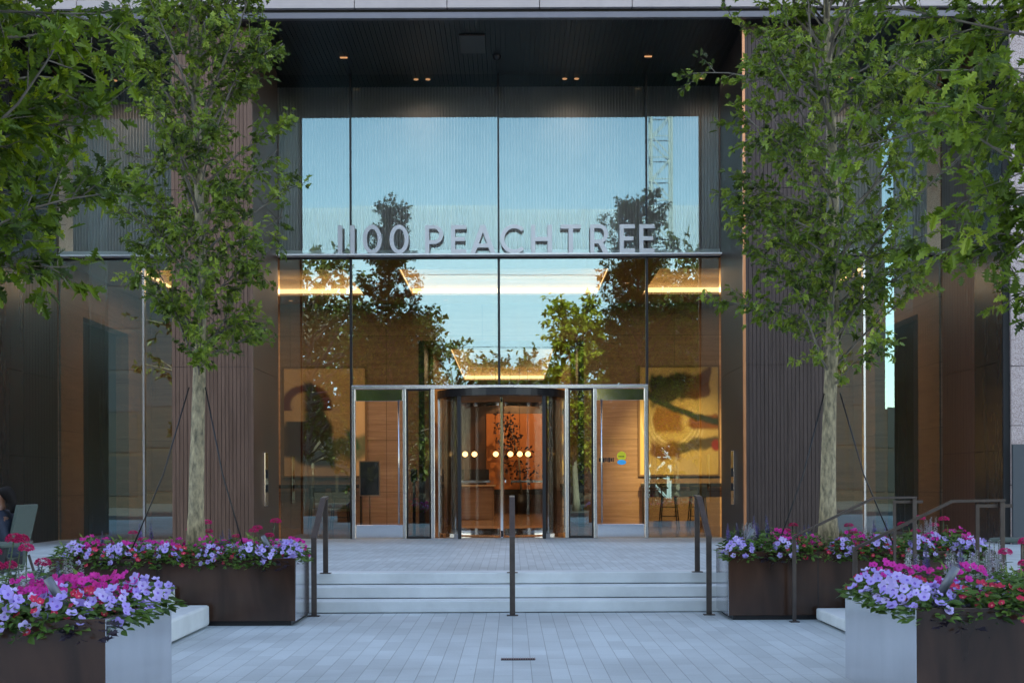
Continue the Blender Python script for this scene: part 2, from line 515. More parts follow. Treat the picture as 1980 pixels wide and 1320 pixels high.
class MB:
    def __init__(s):
        s.v, s.f, s.mi, s.sm, s.tint = [], [], [], [], []

    def add(s, verts, faces, mi=0, smooth=False, tint=0.5):
        b = len(s.v)
        s.v.extend(verts)
        for f in faces:
            s.f.append([b + i for i in f])
            s.mi.append(mi)
            s.sm.append(smooth)
            s.tint.append(tint)
        return s

    def box(s, x0, x1, y0, y1, z0, z1, mi=0, front=None):
        v = [(x0, y0, z0), (x1, y0, z0), (x1, y1, z0), (x0, y1, z0), (x0, y0, z1), (x1, y0, z1), (x1, y1, z1), (x0, y1, z1)]
        s.add(v, [(0, 1, 5, 4)], mi if front is None else front)
        s.add(v, [(0, 3, 2, 1), (4, 5, 6, 7), (1, 2, 6, 5), (2, 3, 7, 6), (3, 0, 4, 7)], mi)
        # both calls add their own vertices; merge happens in build()
        return s

    def quad(s, a, b, c, d, mi=0):
        return s.add([a, b, c, d], [(0, 1, 2, 3)], mi)

    def prism(s, poly, axis, a, b, mi=0):
        """poly: 2-D points; extruded along axis ('x','y','z') from a to b"""
        def P(p, t):
            return {'x': (t, p[0], p[1]), 'y': (p[0], t, p[1]), 'z': (p[0], p[1], t)}[axis]
        n = len(poly)
        v = [P(p, a) for p in poly] + [P(p, b) for p in poly]
        f = [tuple(range(n - 1, -1, -1)), tuple(range(n, 2 * n))]
        f += [(i, (i + 1) % n, n + (i + 1) % n, n + i) for i in range(n)]
        return s.add(v, f, mi)

    def bar(s, p, q, w, h, mi=0, up=(0, 0, 1)):
        p, q = Vector(p), Vector(q)
        d = (q - p).normalized()
        u = Vector(up)
        if abs(d.dot(u)) > 0.95:
            u = Vector((0, 1, 0))
        a = d.cross(u).normalized() * w / 2
        c = a.cross(d).normalized() * h / 2
        v = []
        for e in (p, q):
            v += [tuple(e - a - c), tuple(e + a - c), tuple(e + a + c), tuple(e - a + c)]
        return s.add(v, [(0, 3, 2, 1), (4, 5, 6, 7), (0, 1, 5, 4), (1, 2, 6, 5), (2, 3, 7, 6), (3, 0, 4, 7)], mi)

    def tube(s, pts, rad, n=8, mi=0, cap=True, jag=0.0):
        pts = [Vector(p) for p in pts]
        if not isinstance(rad, (list, tuple)):
            rad = [rad] * len(pts)
        rings = []
        v = []
        ref = Vector((1, 0, 0))
        for i, p in enumerate(pts):
            d = (pts[min(i + 1, len(pts) - 1)] - pts[max(i - 1, 0)]).normalized()
            a = ref - d * ref.dot(d)
            if a.length < 0.05:
                a = Vector((0, 1, 0)) - d * d.y
            a.normalize()
            ref = a
            c = d.cross(a)
            for k in range(n):
                t = 2 * pi * k / n
                r = rad[i] * (1 + (random.uniform(-jag, jag) if jag else 0))
                v.append(tuple(p + a * cos(t) * r + c * sin(t) * r))
        f = []
        for i in range(len(pts) - 1):
            for k in range(n):
                f.append((i * n + k, i * n + (k + 1) % n, (i + 1) * n + (k + 1) % n, (i + 1) * n + k))
        if cap:
            f.append(tuple(range(n - 1, -1, -1)))
            f.append(tuple(range((len(pts) - 1) * n, len(pts) * n)))
        return s.add(v, f, mi, True)

    def lathe(s, prof, c, n=20, mi=0, axis='z', smooth=True):
        v, f = [], []
        for r, h in prof:
            for k in range(n):
                t = 2 * pi * k / n
                if axis == 'z':
                    v.append((c[0] + r * cos(t), c[1] + r * sin(t), c[2] + h))
                else:
                    v.append((c[0] + r * cos(t), c[1] + h, c[2] + r * sin(t)))
        for i in range(len(prof) - 1):
            for k in range(n):
                q = (i * n + k, i * n + (k + 1) % n, (i + 1) * n + (k + 1) % n, (i + 1) * n + k)
                f.append(q if axis == 'z' else q[::-1])
        return s.add(v, f, mi, smooth)

    def build(s, name, mats, parent=None, bevel=0.0, weld=True):
        if not isinstance(mats, (list, tuple)):
            mats = [mats]
        me = bpy.data.meshes.new(name)
        o0 = wloc(parent) if parent is not None else Vector((0, 0, 0))
        me.from_pydata([(x - o0.x, y - o0.y, z - o0.z) for x, y, z in s.v], [], s.f)
        for m in mats:
            me.materials.append(m)
        me.polygons.foreach_set('material_index', s.mi)
        me.polygons.foreach_set('use_smooth', s.sm)
        if len(set(s.tint)) > 1:
            at = me.attributes.new('tint', 'FLOAT', 'FACE')
            at.data.foreach_set('value', s.tint)
        if weld and len(s.v) < 20000:
            bm = bmesh.new()
            bm.from_mesh(me)
            bmesh.ops.remove_doubles(bm, verts=bm.verts, dist=1e-5)
            if not any(s.sm):
                bmesh.ops.recalc_face_normals(bm, faces=bm.faces)
            bm.to_mesh(me)
            bm.free()
        me.update()
        o = bpy.data.objects.new(name, me)
        COL.objects.link(o)
        if parent is not None:
            o.parent = parent
        if bevel:
            bv = o.modifiers.new('bevel', 'BEVEL')
            bv.width = bevel
            bv.segments = 2
            bv.limit_method = 'ANGLE'
        return o


def tag(o, label, cat, group=None, kind=None):
    o['label'] = label
    o['category'] = cat
    if group:
        o['group'] = group
    if kind:
        o['kind'] = kind
    return o


def thing(name, label, cat, loc=(0, 0, 0), group=None):
    o = bpy.data.objects.new(name, None)
    COL.objects.link(o)
    o.location = loc
    o.empty_display_size = 0.1
    return tag(o, label, cat, group)


def struct(o):
    o['kind'] = 'structure'
    return o


KIDS = {}


def copy_tree(o, parent=None):
    c = o.copy()
    COL.objects.link(c)
    if parent is not None:
        c.parent = parent
    for ch in list(o.children):
        copy_tree(ch, c)
    return c


OAK = [(0, .0), (.14, .05), (.20, .24), (.29, .10), (.40, .40), (.50, .13), (.62, .38), (.72, .12), (.86, .20), (1, 0)]
OAKS = [(0, 0), (.18, .10), (.34, .36), (.46, .13), (.64, .33), (.76, .12), (1, 0)]
OVAL = [(0, 0), (.2, .2), (.45, .27), (.75, .16), (1, 0)]


def add_leaf(mb, p, d, nrm, size, shape, tint, fold=0.18, droop=0.15, wid=1.0):
    d = d.normalized()
    n = (nrm - d * nrm.dot(d))
    if n.length < 1e-3:
        n = Vector((0, 0, 1)) - d * d.z
    n.normalize()
    sd = d.cross(n)
    L_, R_ = [], []
    k = len(shape)
    for u, v in shape:
        base = p + d * (u * size) - n * (droop * u * u * size)
        L_.append(tuple(base + sd * (v * size * wid) + n * (fold * v * size)))
        if 0 < u < 1:
            R_.append(tuple(base - sd * (v * size * wid) + n * (fold * v * size)))
    vs = L_ + R_
    mb.add(vs, [tuple(range(k)), tuple([0] + list(range(k, k + len(R_))) + [k - 1])][0:1] + [tuple([k - 1] + list(range(k + len(R_) - 1, k - 1, -1)) + [0])], 0, False, tint)


def rv(s=1.0):
    return Vector((random.gauss(0, s), random.gauss(0, s), random.gauss(0, s)))


# ------------------------------------------------------------------ main dimensions (metres; Y runs towards the building)
H = 0.42                                  # terrace above plaza
YS = 15.65                                # foot of the front steps
YG, YF = 26.7, 23.5                       # glass plane, canopy edge
ZS = 9.64                                 # soffit
XC = -0.23                                # building axis
XL, XR = -9.0, 8.54                       # outer side walls of the loggia
CL0, CL1 = -6.04, -4.62                   # left column
CR0, CR1 = 4.15, 5.60                     # right column
YC = 23.9                                 # column fronts
ZL = 6.0                                  # lobby ceiling / glass ledge
YB = 33.6                                 # lobby back wall

# ------------------------------------------------------------------ ground
g = MB().quad((-400, -400, -0.16), (400, -400, -0.16), (400, 400, -0.16), (-400, 400, -0.16)).build('street', M['asphalt'])
struct(g)
g = MB().box(-40, 40, -7.0, 18.0, -0.158, 0.0).build('plaza', M['paver'])
struct(g)
g = MB().box(-40, 40, -7.35, -7.0, -0.157, 0.005).build('kerb', M['kerbstone'], bevel=0.02)
struct(g)
t = MB()
t.box(-2.95, 2.95, YS + 1.141, YG + 0.3, 0.002, H)
t.box(-40, -4.98, 9.9, YG + 0.3, 0.002, H)
t.box(-4.98, -3.72, 9.9, 14.22, 0.002, H)
t.box(-4.98, -2.95, YS, YG + 0.3, 0.002, H)
t.box(2.95, 5.36, YS, YG + 0.3, 0.002, H)
t.box(5.36, 40, 9.9, YG + 0.3, 0.002, H)
t.box(3.95, 5.36, 9.9, 14.66, 0.002, H)
struct(t.build('terrace', M['paver2'], weld=False))

st = thing('front_steps', 'broad flight of three pale stone steps leading up to the glass entrance', 'steps', (0, YS, 0))
for i in range(3):
    z1 = H * (i + 1) / 3
    y0 = YS + 0.36 * i
    y1 = YS + 0.36 * (i + 1) if i < 2 else YS + 1.12
    if i == 2:
        # the top slab is the nosing of the landing, proud of the terrace pavers
        MB().box(-2.95, 2.95, y0, y0 + 0.42, z1 - 0.132, z1 + 0.003).build('step', M['stone'], st, bevel=0.012)
    else:
        MB().box(-2.95, 2.95, y0, y1 + 0.06, z1 - 0.132, z1).build('step', M['stone'], st, bevel=0.012)
MB().box(-2.94, 2.94, YS + 0.03, YS + 0.71, 0.003, 0.05).box(-2.94, 2.94, YS + 0.39, YS + 0.715, 0.14, 0.2).build('shadow_gap', M['blackgap'], st, weld=False)  # near-black filler paints the shadow lines under the steps

st = thing('side_steps', 'pale stone side steps with two rails beside the right planters', 'steps', (3.3, 12, 0))
for i in range(3):
    x0 = 3.3 + 0.33 * i
    z1 = H * (i + 1) / 3
    MB().box(x0, x0 + (0.39 if i < 2 else 0.5), 10.0, 14.62, z1 - 0.122, z1 + (0.003 if i == 2 else 0)).build('step', M['stone'], st, bevel=0.02)
MB().box(3.34, 3.9, 10.0, 14.6, 0.003, 0.1).build('shadow_gap', M['blackgap'], st)  # same painted shadow line below the side steps
st = thing('side_steps', 'pale stone step block without rails between the left planters', 'steps', (-3.2, 12, 0))
MB().box(-3.6, -3.2, 10.0, 14.2, 0.02, 0.235).build('step', M['stone'], st, bevel=0.025)
MB().box(-4.0, -3.56, 10.0, 14.2, 0.25, H + 0.004).build('step', M['stone'], st, bevel=0.02)

d = thing('drain_grate', 'small rusty slotted drain grate set in the pale paving', 'drain grate', (0.045, 11.5, 0))
MB().box(-0.10, 0.19, 11.44, 11.56, 0.001, 0.004).build('pit', M['blackgap'], d)
b = MB()
for i in range(15):
    x = -0.098 + i * 0.0202
    b.box(x, x + 0.009, 11.445, 11.555, 0.004, 0.009)
b.build('bars', pm('rusty iron', (0.23, 0.15, 0.15), 0.6, 0.5), d, weld=False)

# ------------------------------------------------------------------ the office building
B = thing('office_building', 'tall office building with glass entrance between dark bronze columns', 'building', (XC, YF, 0))
# tower above the loggia
MB().box(-32, 32, YF + 0.25, 52, ZS + 0.35, 52).build('tower', M['pinkgranite'], B)
MB().box(-32, XL - 0.6, YG, 52, 0.3, ZS + 0.35).build('flank', M['pinkgranite'], B)
MB().box(XR + 0.6, 32, YG, 52, 0.3, ZS + 0.35).build('flank', M['pinkgranite'], B)
# fascia: trim stones with open joints
f = MB()
x = -32.0
k = 0
off = (868 - 990) * YF / 2600
while x < 32:
    xa = off + 1.615 * (k - 20)
    f.box(xa + 0.007, xa + 1.608, YF - 0.06, YF + 0.25, 9.80, 9.945)
    x = xa + 1.6
    k += 1
f.build('fascia_trim', M['fascia'], B, weld=False, bevel=0.012)
f = MB()
for k in range(40):
    xa = off + 1.615 * (k - 20)
    for j in range(5):
        f.box(xa + 0.005, xa + 1.61, YF, YF + 0.25, 9.95 + j * 0.9, 9.95 + j * 0.9 + 0.89)
f.build('fascia_panels', M['pinkgranite'], B, weld=False)
MB().box(-32, 32, YF + 0.05, YF + 0.25, 9.70, 9.80).build('fascia_joint', M['blackgap'], B)
MB().box(-32, 32, YF, YF + 0.12, ZS - 0.005, 9.745).build('fascia_metal', M['fasciametal'], B, bevel=0.008)
# soffit: long thin boards running in depth, carried on behind the glass
s = MB()
x = XL
while x < XR:
    s.box(x + 0.003, min(x + 0.087, XR), YF + 0.121, 27.9, ZS, ZS + 0.05)
    x += 0.09
s.box(XL, XR, YF + 0.121, 28.0, ZS + 0.045, ZS + 0.2)
s.build('soffit', M['soffit'], B, weld=False)
# hanging service box under the soffit, camera dome
hb = MB().box(-0.93, -0.46, 24.35, 25.35, ZS - 0.035, ZS - 0.002).build('service_hatch', pm('hatch bronze', (0.045, 0.036, 0.034), 0.35, 0.3), B, bevel=0.006)
MB().lathe([(0.0, -0.09), (0.05, -0.08), (0.075, -0.04), (0.08, 0)], (-0.26, 25.6, ZS - 0.001), 16).build('camera_dome', M['black'], B)
for x, y in ((-3.18, 25.65), (2.63, 25.65)):
    MB().box(x - 0.07, x + 0.07, y - 0.03, y + 0.03, ZS - 0.012, ZS - 0.003).build('downlight', M['downlight'], B)
for x in (-1.9, -1.66, 1.09, 1.33, 3.85, -7.96, -7.65, 6.6, 6.84):
    MB().lathe([(0.0, -0.012), (0.045, -0.012), (0.05, 0)], (x, 27.05, ZS - 0.002), 14).build('downlight', M['downlight'], B)
    dl = bpy.data.lights.new('screen_downlight', 'SPOT')
    dl.energy = 2.2
    dl.spot_size = radians(150)
    dl.spot_blend = 1.0
    dl.shadow_soft_size = 0.05
    dl.color = (1.0, 0.88, 0.80)
    dlo = bpy.data.objects.new('screen_downlight', dl)
    COL.objects.link(dlo)
    dlo.location = (x, 26.86, ZS - 0.06)


# columns: bronze boards with grooves, horizontal joints
def column(x0, x1, mat, inner):
    c = MB()
    c.box(x0 + 0.02, x1 - 0.02, YC + 0.03, YG + 0.05, H - 0.1, ZS + 0.02, 1)
    zs = [H, 3.6, 6.74, ZS - 0.001]
    for zi in range(3):
        za, zb = zs[zi] + 0.004, zs[zi + 1] - 0.004
        n = 21
        w = (x1 - x0) / n
        for i in range(n):
            c.box(x0 + i * w + 0.0035, x0 + (i + 1) * w - 0.0035, YC + 0.004 * (i % 3 == 1), YC + 0.05, za, zb)
        m = 26
        ly = (YG - 0.05 - YC - 0.06) / m
        for sx in (x0, x1):
            xa, xb = (sx, sx + 0.03) if sx == x0 else (sx - 0.03, sx)
            for i in range(m):
                c.box(xa, xb, YC + 0.056 + i * ly + 0.004, YC + 0.056 + (i + 1) * ly - 0.004, za, zb)
    o = c.build('column', [mat, M['blackgap']], B, weld=False)
    # polished corner strip towards the entrance
    xe = x1 if inner > 0 else x0
    MB().box(xe - 0.012 if inner > 0 else xe - 0.035, xe + 0.035 if inner > 0 else xe + 0.012, YC - 0.03, YC + 0.05, H, ZS - 0.02).build(
        'corner_strip', M['copper'] if inner < 0 else M['column'], o)
    return o


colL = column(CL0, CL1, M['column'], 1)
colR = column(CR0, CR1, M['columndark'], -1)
# reveal fittings: polished plate with two readers, one on each inner reveal
for cx, sx, par in ((CL1, 1, colL), (CR0, -1, colR)):
    a, b2 = sorted((cx + sx * 0.002, cx + sx * 0.03))
    p = MB().box(a, b2, 25.0, 25.32, 1.1, 2.1).build('reader_plate', M['chrome'], par, bevel=0.004)
    a, b2 = sorted((cx + sx * 0.03, cx + sx * 0.06))
    MB().box(a, b2, 25.1, 25.22, 1.62, 1.78).build('card_reader', M['black'], par)
    MB().box(a, b2, 25.1, 25.22, 1.36, 1.5).build('card_reader', M['black'], par)

# side walls of the loggia
for sx, X in ((-1, XL), (1, XR)):
    w = MB()
    x0, x1 = sorted((X, X + sx * 0.3))
    # outer polished metal, then ribbed boards
    y = YF + 0.02
    zs = [H, 2.05, 3.6, 6.74, ZS - 0.001]
    for zi in range(4):
        za, zb = zs[zi] + 0.004, zs[zi + 1] - 0.004
        for ya, yb in ((YF - 0.1, 24.15), (24.16, 24.8)):
            w.box(x0, x1, ya, yb, za, zb, 0)
        n = 12
        for i in range(n):
            ya = 24.81 + i * (YG - 24.85) / n
            yb = 24.81 + (i + 1) * (YG - 24.85) / n - 0.008
            w.box(*sorted((X, X + sx * 0.28)), ya, yb, za, zb, 1)
    w.box(*sorted((X + sx * 0.02, X + sx * 0.26)), YF, YG, H, ZS - 0.01, 2)
    w.build('side_wall', [M['darkmetal'], M['copperwall'] if sx > 0 else M['blackboard'], M['blackgap']], B, weld=False)
    pr = MB()
    for i in range(9):
        xa, xb = sorted((X + sx * 0.12, X + sx * 5.0))
        pr.box(xa, xb, YF - 0.2, YF - 0.101, H + 0.002 + i * 1.03, H + 1.02 + i * 1.03)
    pr.build('stone_pier', M['pinkgranite'], B, weld=False)
    xa, xb = sorted((X + sx * 0.004, X + sx * 0.115))
    MB().box(xa, xb, YF - 0.14, YF - 0.102, H, ZS).build('pier_return', M['blackgap'], B)
    xa, xb = sorted((X + sx * 0.31, X + sx * 0.6))
    MB().box(xa, xb, YG + 0.03, 27.7, ZL + 0.02, ZS).build('return_wall', M['blackgap'], B)
    xa, xb = sorted((X + sx * 0.12, X + sx * 5.05))
    MB().box(xa, xb, YF - 0.26, YF - 0.201, H, 2.15).build('pier_base', pm('slate base', (0.035, 0.045, 0.055), 0.5), B)


def pane(x0, x1, z0, z1, mat, y=YG, th=0.02, parent=B):
    o = MB().box(x0 + 0.004, x1 - 0.004, y, y + th, z0 + 0.004, z1 - 0.004, 1, front=0).build('pane', [mat, M['glassback']], parent)
    a, b = random.uniform(-0.0013, 0.0013), random.uniform(-0.0013, 0.0013)   # no pane sits perfectly true
    bx, bz = parent.location.x, parent.location.z
    for v in o.data.vertices:
        v.co.y += a * (v.co.x + bx - (x0 + x1) / 2) + b * (v.co.z + bz - (z0 + z1) / 2)
    return o


MX = [-4.60, (680 - 990) / 97.4, (966 - 990) / 97.4, (1252 - 990) / 97.4, 4.13]
ZD = 3.46
pane(MX[0], MX[1], H, ZL, M['glass'])
pane(MX[3], MX[4], H, ZL, M['glass'])
pane(MX[1], MX[2], ZD, ZL, M['glass'])
pane(MX[2], MX[3], ZD, ZL, M['glass'])
for i in range(4):
    pane(MX[i], MX[i + 1], ZL + 0.06, ZS - 0.01, M['glass2'])
BAYL = [XL + 0.01, -7.3, CL0 + 0.02]
BAYR = [CR1 - 0.02, 7.0, XR - 0.01]
for Q in (BAYL, BAYR):
    for i in range(2):
        pane(Q[i], Q[i + 1], H, ZL, M['glass'])
        pane(Q[i], Q[i + 1], ZL + 0.06, ZS - 0.01, M['glass2'])
for i in (1, 2, 3):
    MB().box(MX[i] - 0.018, MX[i] + 0.018, YG - 0.04, YG + 0.12, ZL + 0.06, ZS - 0.01).build('mullion', M['black'], B)
    z0 = ZD if i == 2 else H
    MB().box(MX[i] - 0.024, MX[i] + 0.024, YG - 0.04, YG + 0.12, z0, ZL).build('mullion', M['black'], B)
for x in (-7.3, 7.0):
    MB().box(x - 0.02, x + 0.02, YG - 0.04, YG + 0.1, H, ZL).build('mullion', M['steel'], B)
# ledge carrying the letters, wrapped through all three bays
for xa, xb in ((XL + 0.01, CL0 - 0.002), (CL1 + 0.002, CR0 - 0.002), (CR1 + 0.002, XR - 0.01)):
    MB().box(xa, xb, YG - 0.27, YG - 0.002, ZL + 0.002, ZL + 0.034).build('ledge', M['ledge'], B, bevel=0.004)
    MB().box(xa, xb, YG - 0.02, YG + 0.14, ZL - 0.03, ZL + 0.001).build('transom', M['black'], B)
    MB().box(xa, xb, YG + 0.021, YG + 0.55, ZL + 0.01, ZL + 0.15).build('inner_ledge', M['ledge'], B)
# ribbed screen behind the upper glass
r = MB()
x = XL + 0.01
while x < XR - 0.03:
    r.prism([(x, 27.62), (x + 0.014, 27.56), (x + 0.034, 27.56), (x + 0.048, 27.62)], 'z', ZL + 0.02, ZS - 0.002)
    x += 0.062
r.box(XL, XR, 27.621, 27.7, ZL + 0.01, ZS - 0.001)
r.build('ribbed_screen', M['screen'], B, weld=False)

# lobby shell
OX0, OX1, OZ = -2.2, 1.68, 5.08
lf = MB().box(XL - 3, XR + 3, YG + 0.31, 54, H - 0.1, H + 0.002).build('lobby_floor', M['lobbyfloor'], B)
wl = MB()
wl.box(XL, OX0, YB, YB + 0.3, H, ZL)
wl.box(OX1, XR, YB, YB + 0.3, H, ZL)
wl.box(OX0, OX1, YB, YB + 0.3, OZ, ZL)
wl.build('lobby_wall', M['wood'], B, weld=False)
for sx, X in ((-1, XL), (1, XR)):
    xa, xb = sorted((X, X + sx * 0.3))
    w = MB()
    w.box(xa, xb, YG + 0.15, 28.25, H, ZL)
    w.box(xa, xb, 28.25, YB, 5.04, ZL)
    w.box(xa, xb, 31.6, YB, H, 5.04)
    w.build('lobby_side_wall', M['wood'], B, weld=False)
    xa, xb = sorted((X + sx * 0.31, X + sx * 0.5))
    MB().box(xa, xb, 28.2, 31.7, H, 5.04).build('portal_panel', M['black'], B)


# ceilings with recessed coffers
def ceiling(x0, x1, y0, y1, z, holes, name):
    c = MB()
    xs = sorted({x0, x1, *[h[0] for h in holes], *[h[1] for h in holes]})
    ys = sorted({y0, y1, *[h[2] for h in holes], *[h[3] for h in holes]})
    for i in range(len(xs) - 1):
        for j in range(len(ys) - 1):
            mx_, my_ = (xs[i] + xs[i + 1]) / 2, (ys[j] + ys[j + 1]) / 2
            if any(h[0] < mx_ < h[1] and h[2] < my_ < h[3] for h in holes):
                continue
            c.box(xs[i], xs[i + 1], ys[j], ys[j + 1], z, z + 0.05)
    c.build(name, M['ceiling'], B, weld=False)
    for (a, b2, p, q) in holes:
        k = MB()
        hh = 0.42
        k.box(a - 0.25, b2 + 0.25, p - 0.25, q + 0.25, z + hh, z + hh + 0.04)
        k.box(a - 0.25, a - 0.2, p - 0.25, q + 0.25, z + 0.05, z + hh)
        k.box(b2 + 0.2, b2 + 0.25, p - 0.25, q + 0.25, z + 0.05, z + hh)
        k.box(a - 0.2, b2 + 0.2, p - 0.25, p - 0.2, z + 0.05, z + hh)
        k.box(a - 0.2, b2 + 0.2, q + 0.2, q + 0.25, z + 0.05, z + hh)
        k.build('coffer', M['coffer'], B, weld=False)
        e = MB()
        e.box(a, b2, q + 0.02, q + 0.06, z + 0.052, z + 0.16)
        e.box(a - 0.06, a - 0.02, p, q, z + 0.052, z + 0.13)
        e.box(b2 + 0.02, b2 + 0.06, p, q, z + 0.052, z + 0.13)
        e.build('cove_light', M['cove'], B, weld=False)
        al = bpy.data.lights.new('coffer_lamp', 'AREA')
        al.shape = 'RECTANGLE'
        al.size, al.size_y = b2 - a, q - p
        al.energy = 1.75 * (b2 - a) * (q - p)
        al.color = (1.0, 0.80, 0.60)
        ao = bpy.data.objects.new('coffer_lamp', al)
        COL.objects.link(ao)
        ao.location = ((a + b2) / 2, (p + q) / 2, z + 0.3)


ceiling(XL, XR, YG + 0.15, YB, ZL, [(-2.36, 2.05, 28.2, 32.05), (-7.9, -3.5, 28.2, 32.05), (3.12, 7.5, 28.2, 32.05)], 'lobby_ceiling')
ceiling(OX0 - 0.3, OX1 + 0.3, YB + 0.301, 54, OZ, [(-1.63, 1.12, 35.8, 46.5)], 'corridor_ceiling')
cw = MB()
for xa, xb in ((OX0 - 0.3, OX0 - 0.001), (OX1 + 0.001, OX1 + 0.3)):
    cw.box(xa, xb, YB + 0.301, 54, H, OZ)
cw.box(OX0 - 0.3, OX1 + 0.3, 50.0, 50.3, H, OZ)
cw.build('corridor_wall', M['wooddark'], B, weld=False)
for X, sx in ((OX0, 1), (OX1, -1)):
    for i in range(34):
        y = YB + 2.2 + i * 0.36
        xa, xb = sorted((X + sx * 0.002, X + sx * 0.12))
        MB().box(xa, xb, y, y + 0.13, 3.2, OZ - 0.01).build('slat', M['slat'], B)
for xa, xb in ((OX0 - 0.12, OX0 + 0.02), (OX1 - 0.02, OX1 + 0.12)):
    MB().box(xa, xb, YB - 0.02, YB + 0.32, H, OZ).build('opening_trim', M['black'], B)
for x, y in ((-1.6, 32.9), (1.2, 32.9), (-3.0, 30.2), (2.6, 30.2), (-5.4, 32.9), (4.7, 32.9), (-7.0, 27.7), (-6.6, 27.7), (6.4, 27.7)):
    MB().lathe([(0.0, -0.01), (0.05, -0.01), (0.055, 0)], (x, y, ZL - 0.001), 12).build('downlight', M['downlight'], B)

# ------------------------------------------------------------------ building sign
SIGN = thing('building_sign', 'large silver raised letters reading 1100 PEACHTREE on the ledge above the entrance', 'sign', (XC, 26.53, ZL + 0.036))


def arc(cx, cy, rx, ry, a0, a1, n=18):
    return [(cx + rx * cos(radians(a0 + (a1 - a0) * i / n)), cy + ry * sin(radians(a0 + (a1 - a0) * i / n))) for i in range(n + 1)]


s_ = 0.145
GL = {
    '1': (0.19, [[(0, 0), (0.155, 0), (0.155, 1), (0, 1)]]),
    '0': (0.68, [arc(0.34, 0.5, 0.34, 0.515, 0, 355, 40), arc(0.34, 0.5, 0.195, 0.37, 0, 355, 40)]),
    'P': (0.64, [[(0, 0), (s_, 0), (s_, .33), (.32, .33)] + arc(.32, .665, .32, .335, -90, 90) + [(0, 1)],
                 [(s_, .46)] + arc(.32, .665, .175, .205, -90, 90) + [(s_, .87)]]),
    'E': (0.54, [[(0, 0), (.54, 0), (.54, .145), (s_, .145), (s_, .43), (.49, .43), (.49, .57), (s_, .57), (s_, .855), (.54, .855), (.54, 1), (0, 1)]]),
    'A': (0.9, [[(0, 0), (.18, 0), (.255, .2), (.645, .2), (.72, 0), (.9, 0), (.53, 1), (.37, 1)], [(.305, .335), (.45, .74), (.595, .335)]]),
    'C': (0.84, [arc(.5, .5, .5, .515, 45, 315, 40) + arc(.5, .5, .355, .375, 315, 45, 40)]),
    'H': (0.74, [[(0, 0), (s_, 0), (s_, .42), (.575, .42), (.575, 0), (.74, 0), (.74, 1), (.575, 1), (.575, .57), (s_, .57), (s_, 1), (0, 1)]]),
    'T': (0.72, [[(.278, 0), (.442, 0), (.442, .855), (.72, .855), (.72, 1), (0, 1), (0, .855), (.278, .855)]]),
    'R': (0.66, [[(0, 0), (s_, 0), (s_, .33), (.29, .33), (.46, 0), (.65, 0), (.46, .36)] + arc(.32, .665, .32, .335, -62, 90) + [(0, 1)],
                 [(s_, .46)] + arc(.32, .665, .175, .205, -90, 90) + [(s_, .87)]]),
}
LETTERS = [('1', 655), ('1', 679), ('0', 703), ('0', 755), ('P', 824), ('E', 874), ('A', 911), ('C', 969), ('H', 1029), ('T', 1086),
           ('R', 1143), ('E', 1200), ('E', 1238)]
LH = 0.555


def glyph(ch, x):
    w, loops = GL[ch]
    cu = bpy.data.curves.new('letter', 'CURVE')
    cu.dimensions = '2D'
    cu.fill_mode = 'BOTH'
    cu.extrude = 0.045
    cu.bevel_depth = 0.0
    for lp in loops:
        sp = cu.splines.new('POLY')
        sp.points.add(len(lp) - 1)
        for p, (a, b2) in zip(sp.points, lp):
            p.co = (a * LH, b2 * LH, 0, 1)
        sp.use_cyclic_u = True
    tmp = bpy.data.objects.new('letter_tmp', cu)
    COL.objects.link(tmp)
    dg = bpy.context.evaluated_depsgraph_get()
    me = bpy.data.meshes.new_from_object(tmp.evaluated_get(dg))
    bpy.data.objects.remove(tmp)
    me.transform(Matrix.Rotation(radians(90), 4, 'X'))
    me.materials.clear()
    me.materials.append(M['letter'])
    o = bpy.data.objects.new('letter', me)
    COL.objects.link(o)
    o.parent = SIGN
    o.location = (x - SIGN.location.x, 0, 0.008)
    return o


for ch, px in LETTERS:
    glyph(ch, (px - 990) * 26.5 / 2600)

# ------------------------------------------------------------------ entrance doors
px = lambda p, y=YG: (p - 990) * y / 2600
EF = thing('entrance_frame', 'polished steel frame holding the doors and sidelights of the entrance', 'door frame', (XC, YG, H))
PZ = H + 0.003
for a, b2 in ((681, 688), (779.5, 786), (834, 841), (1093, 1099), (1147.5, 1154), (1246, 1253)):
    MB().box(px(a), px(b2), YG - 0.09, YG + 0.06, PZ, ZD - 0.075).build('post', M['steel'], EF, bevel=0.006)
MB().box(px(681), px(1253), YG - 0.1, YG + 0.07, ZD - 0.074, ZD - 0.002).build('header', M['steel'], EF, bevel=0.006)
for a, b2 in ((786, 834), (1099, 1147.5)):
    sd = MB().box(px(a) + 0.035, px(b2) - 0.035, YG - 0.01, YG + 0.01, H + 0.05, ZD - 0.11, 1, front=0).build('sidelight', [M['glass'], M['glassback']], EF)
    fr = MB()
    fr.box(px(a) + 0.002, px(a) + 0.034, YG - 0.03, YG + 0.03, PZ, ZD - 0.077)
    fr.box(px(b2) - 0.034, px(b2) - 0.002, YG - 0.03, YG + 0.03, PZ, ZD - 0.077)
    fr.box(px(a) + 0.0345, px(b2) - 0.0345, YG - 0.03, YG + 0.03, ZD - 0.109, ZD - 0.077)
    fr.box(px(a) + 0.0345, px(b2) - 0.0345, YG - 0.03, YG + 0.03, PZ, H + 0.049)
    fr.build('sidelight_frame', M['black'], EF, weld=False)
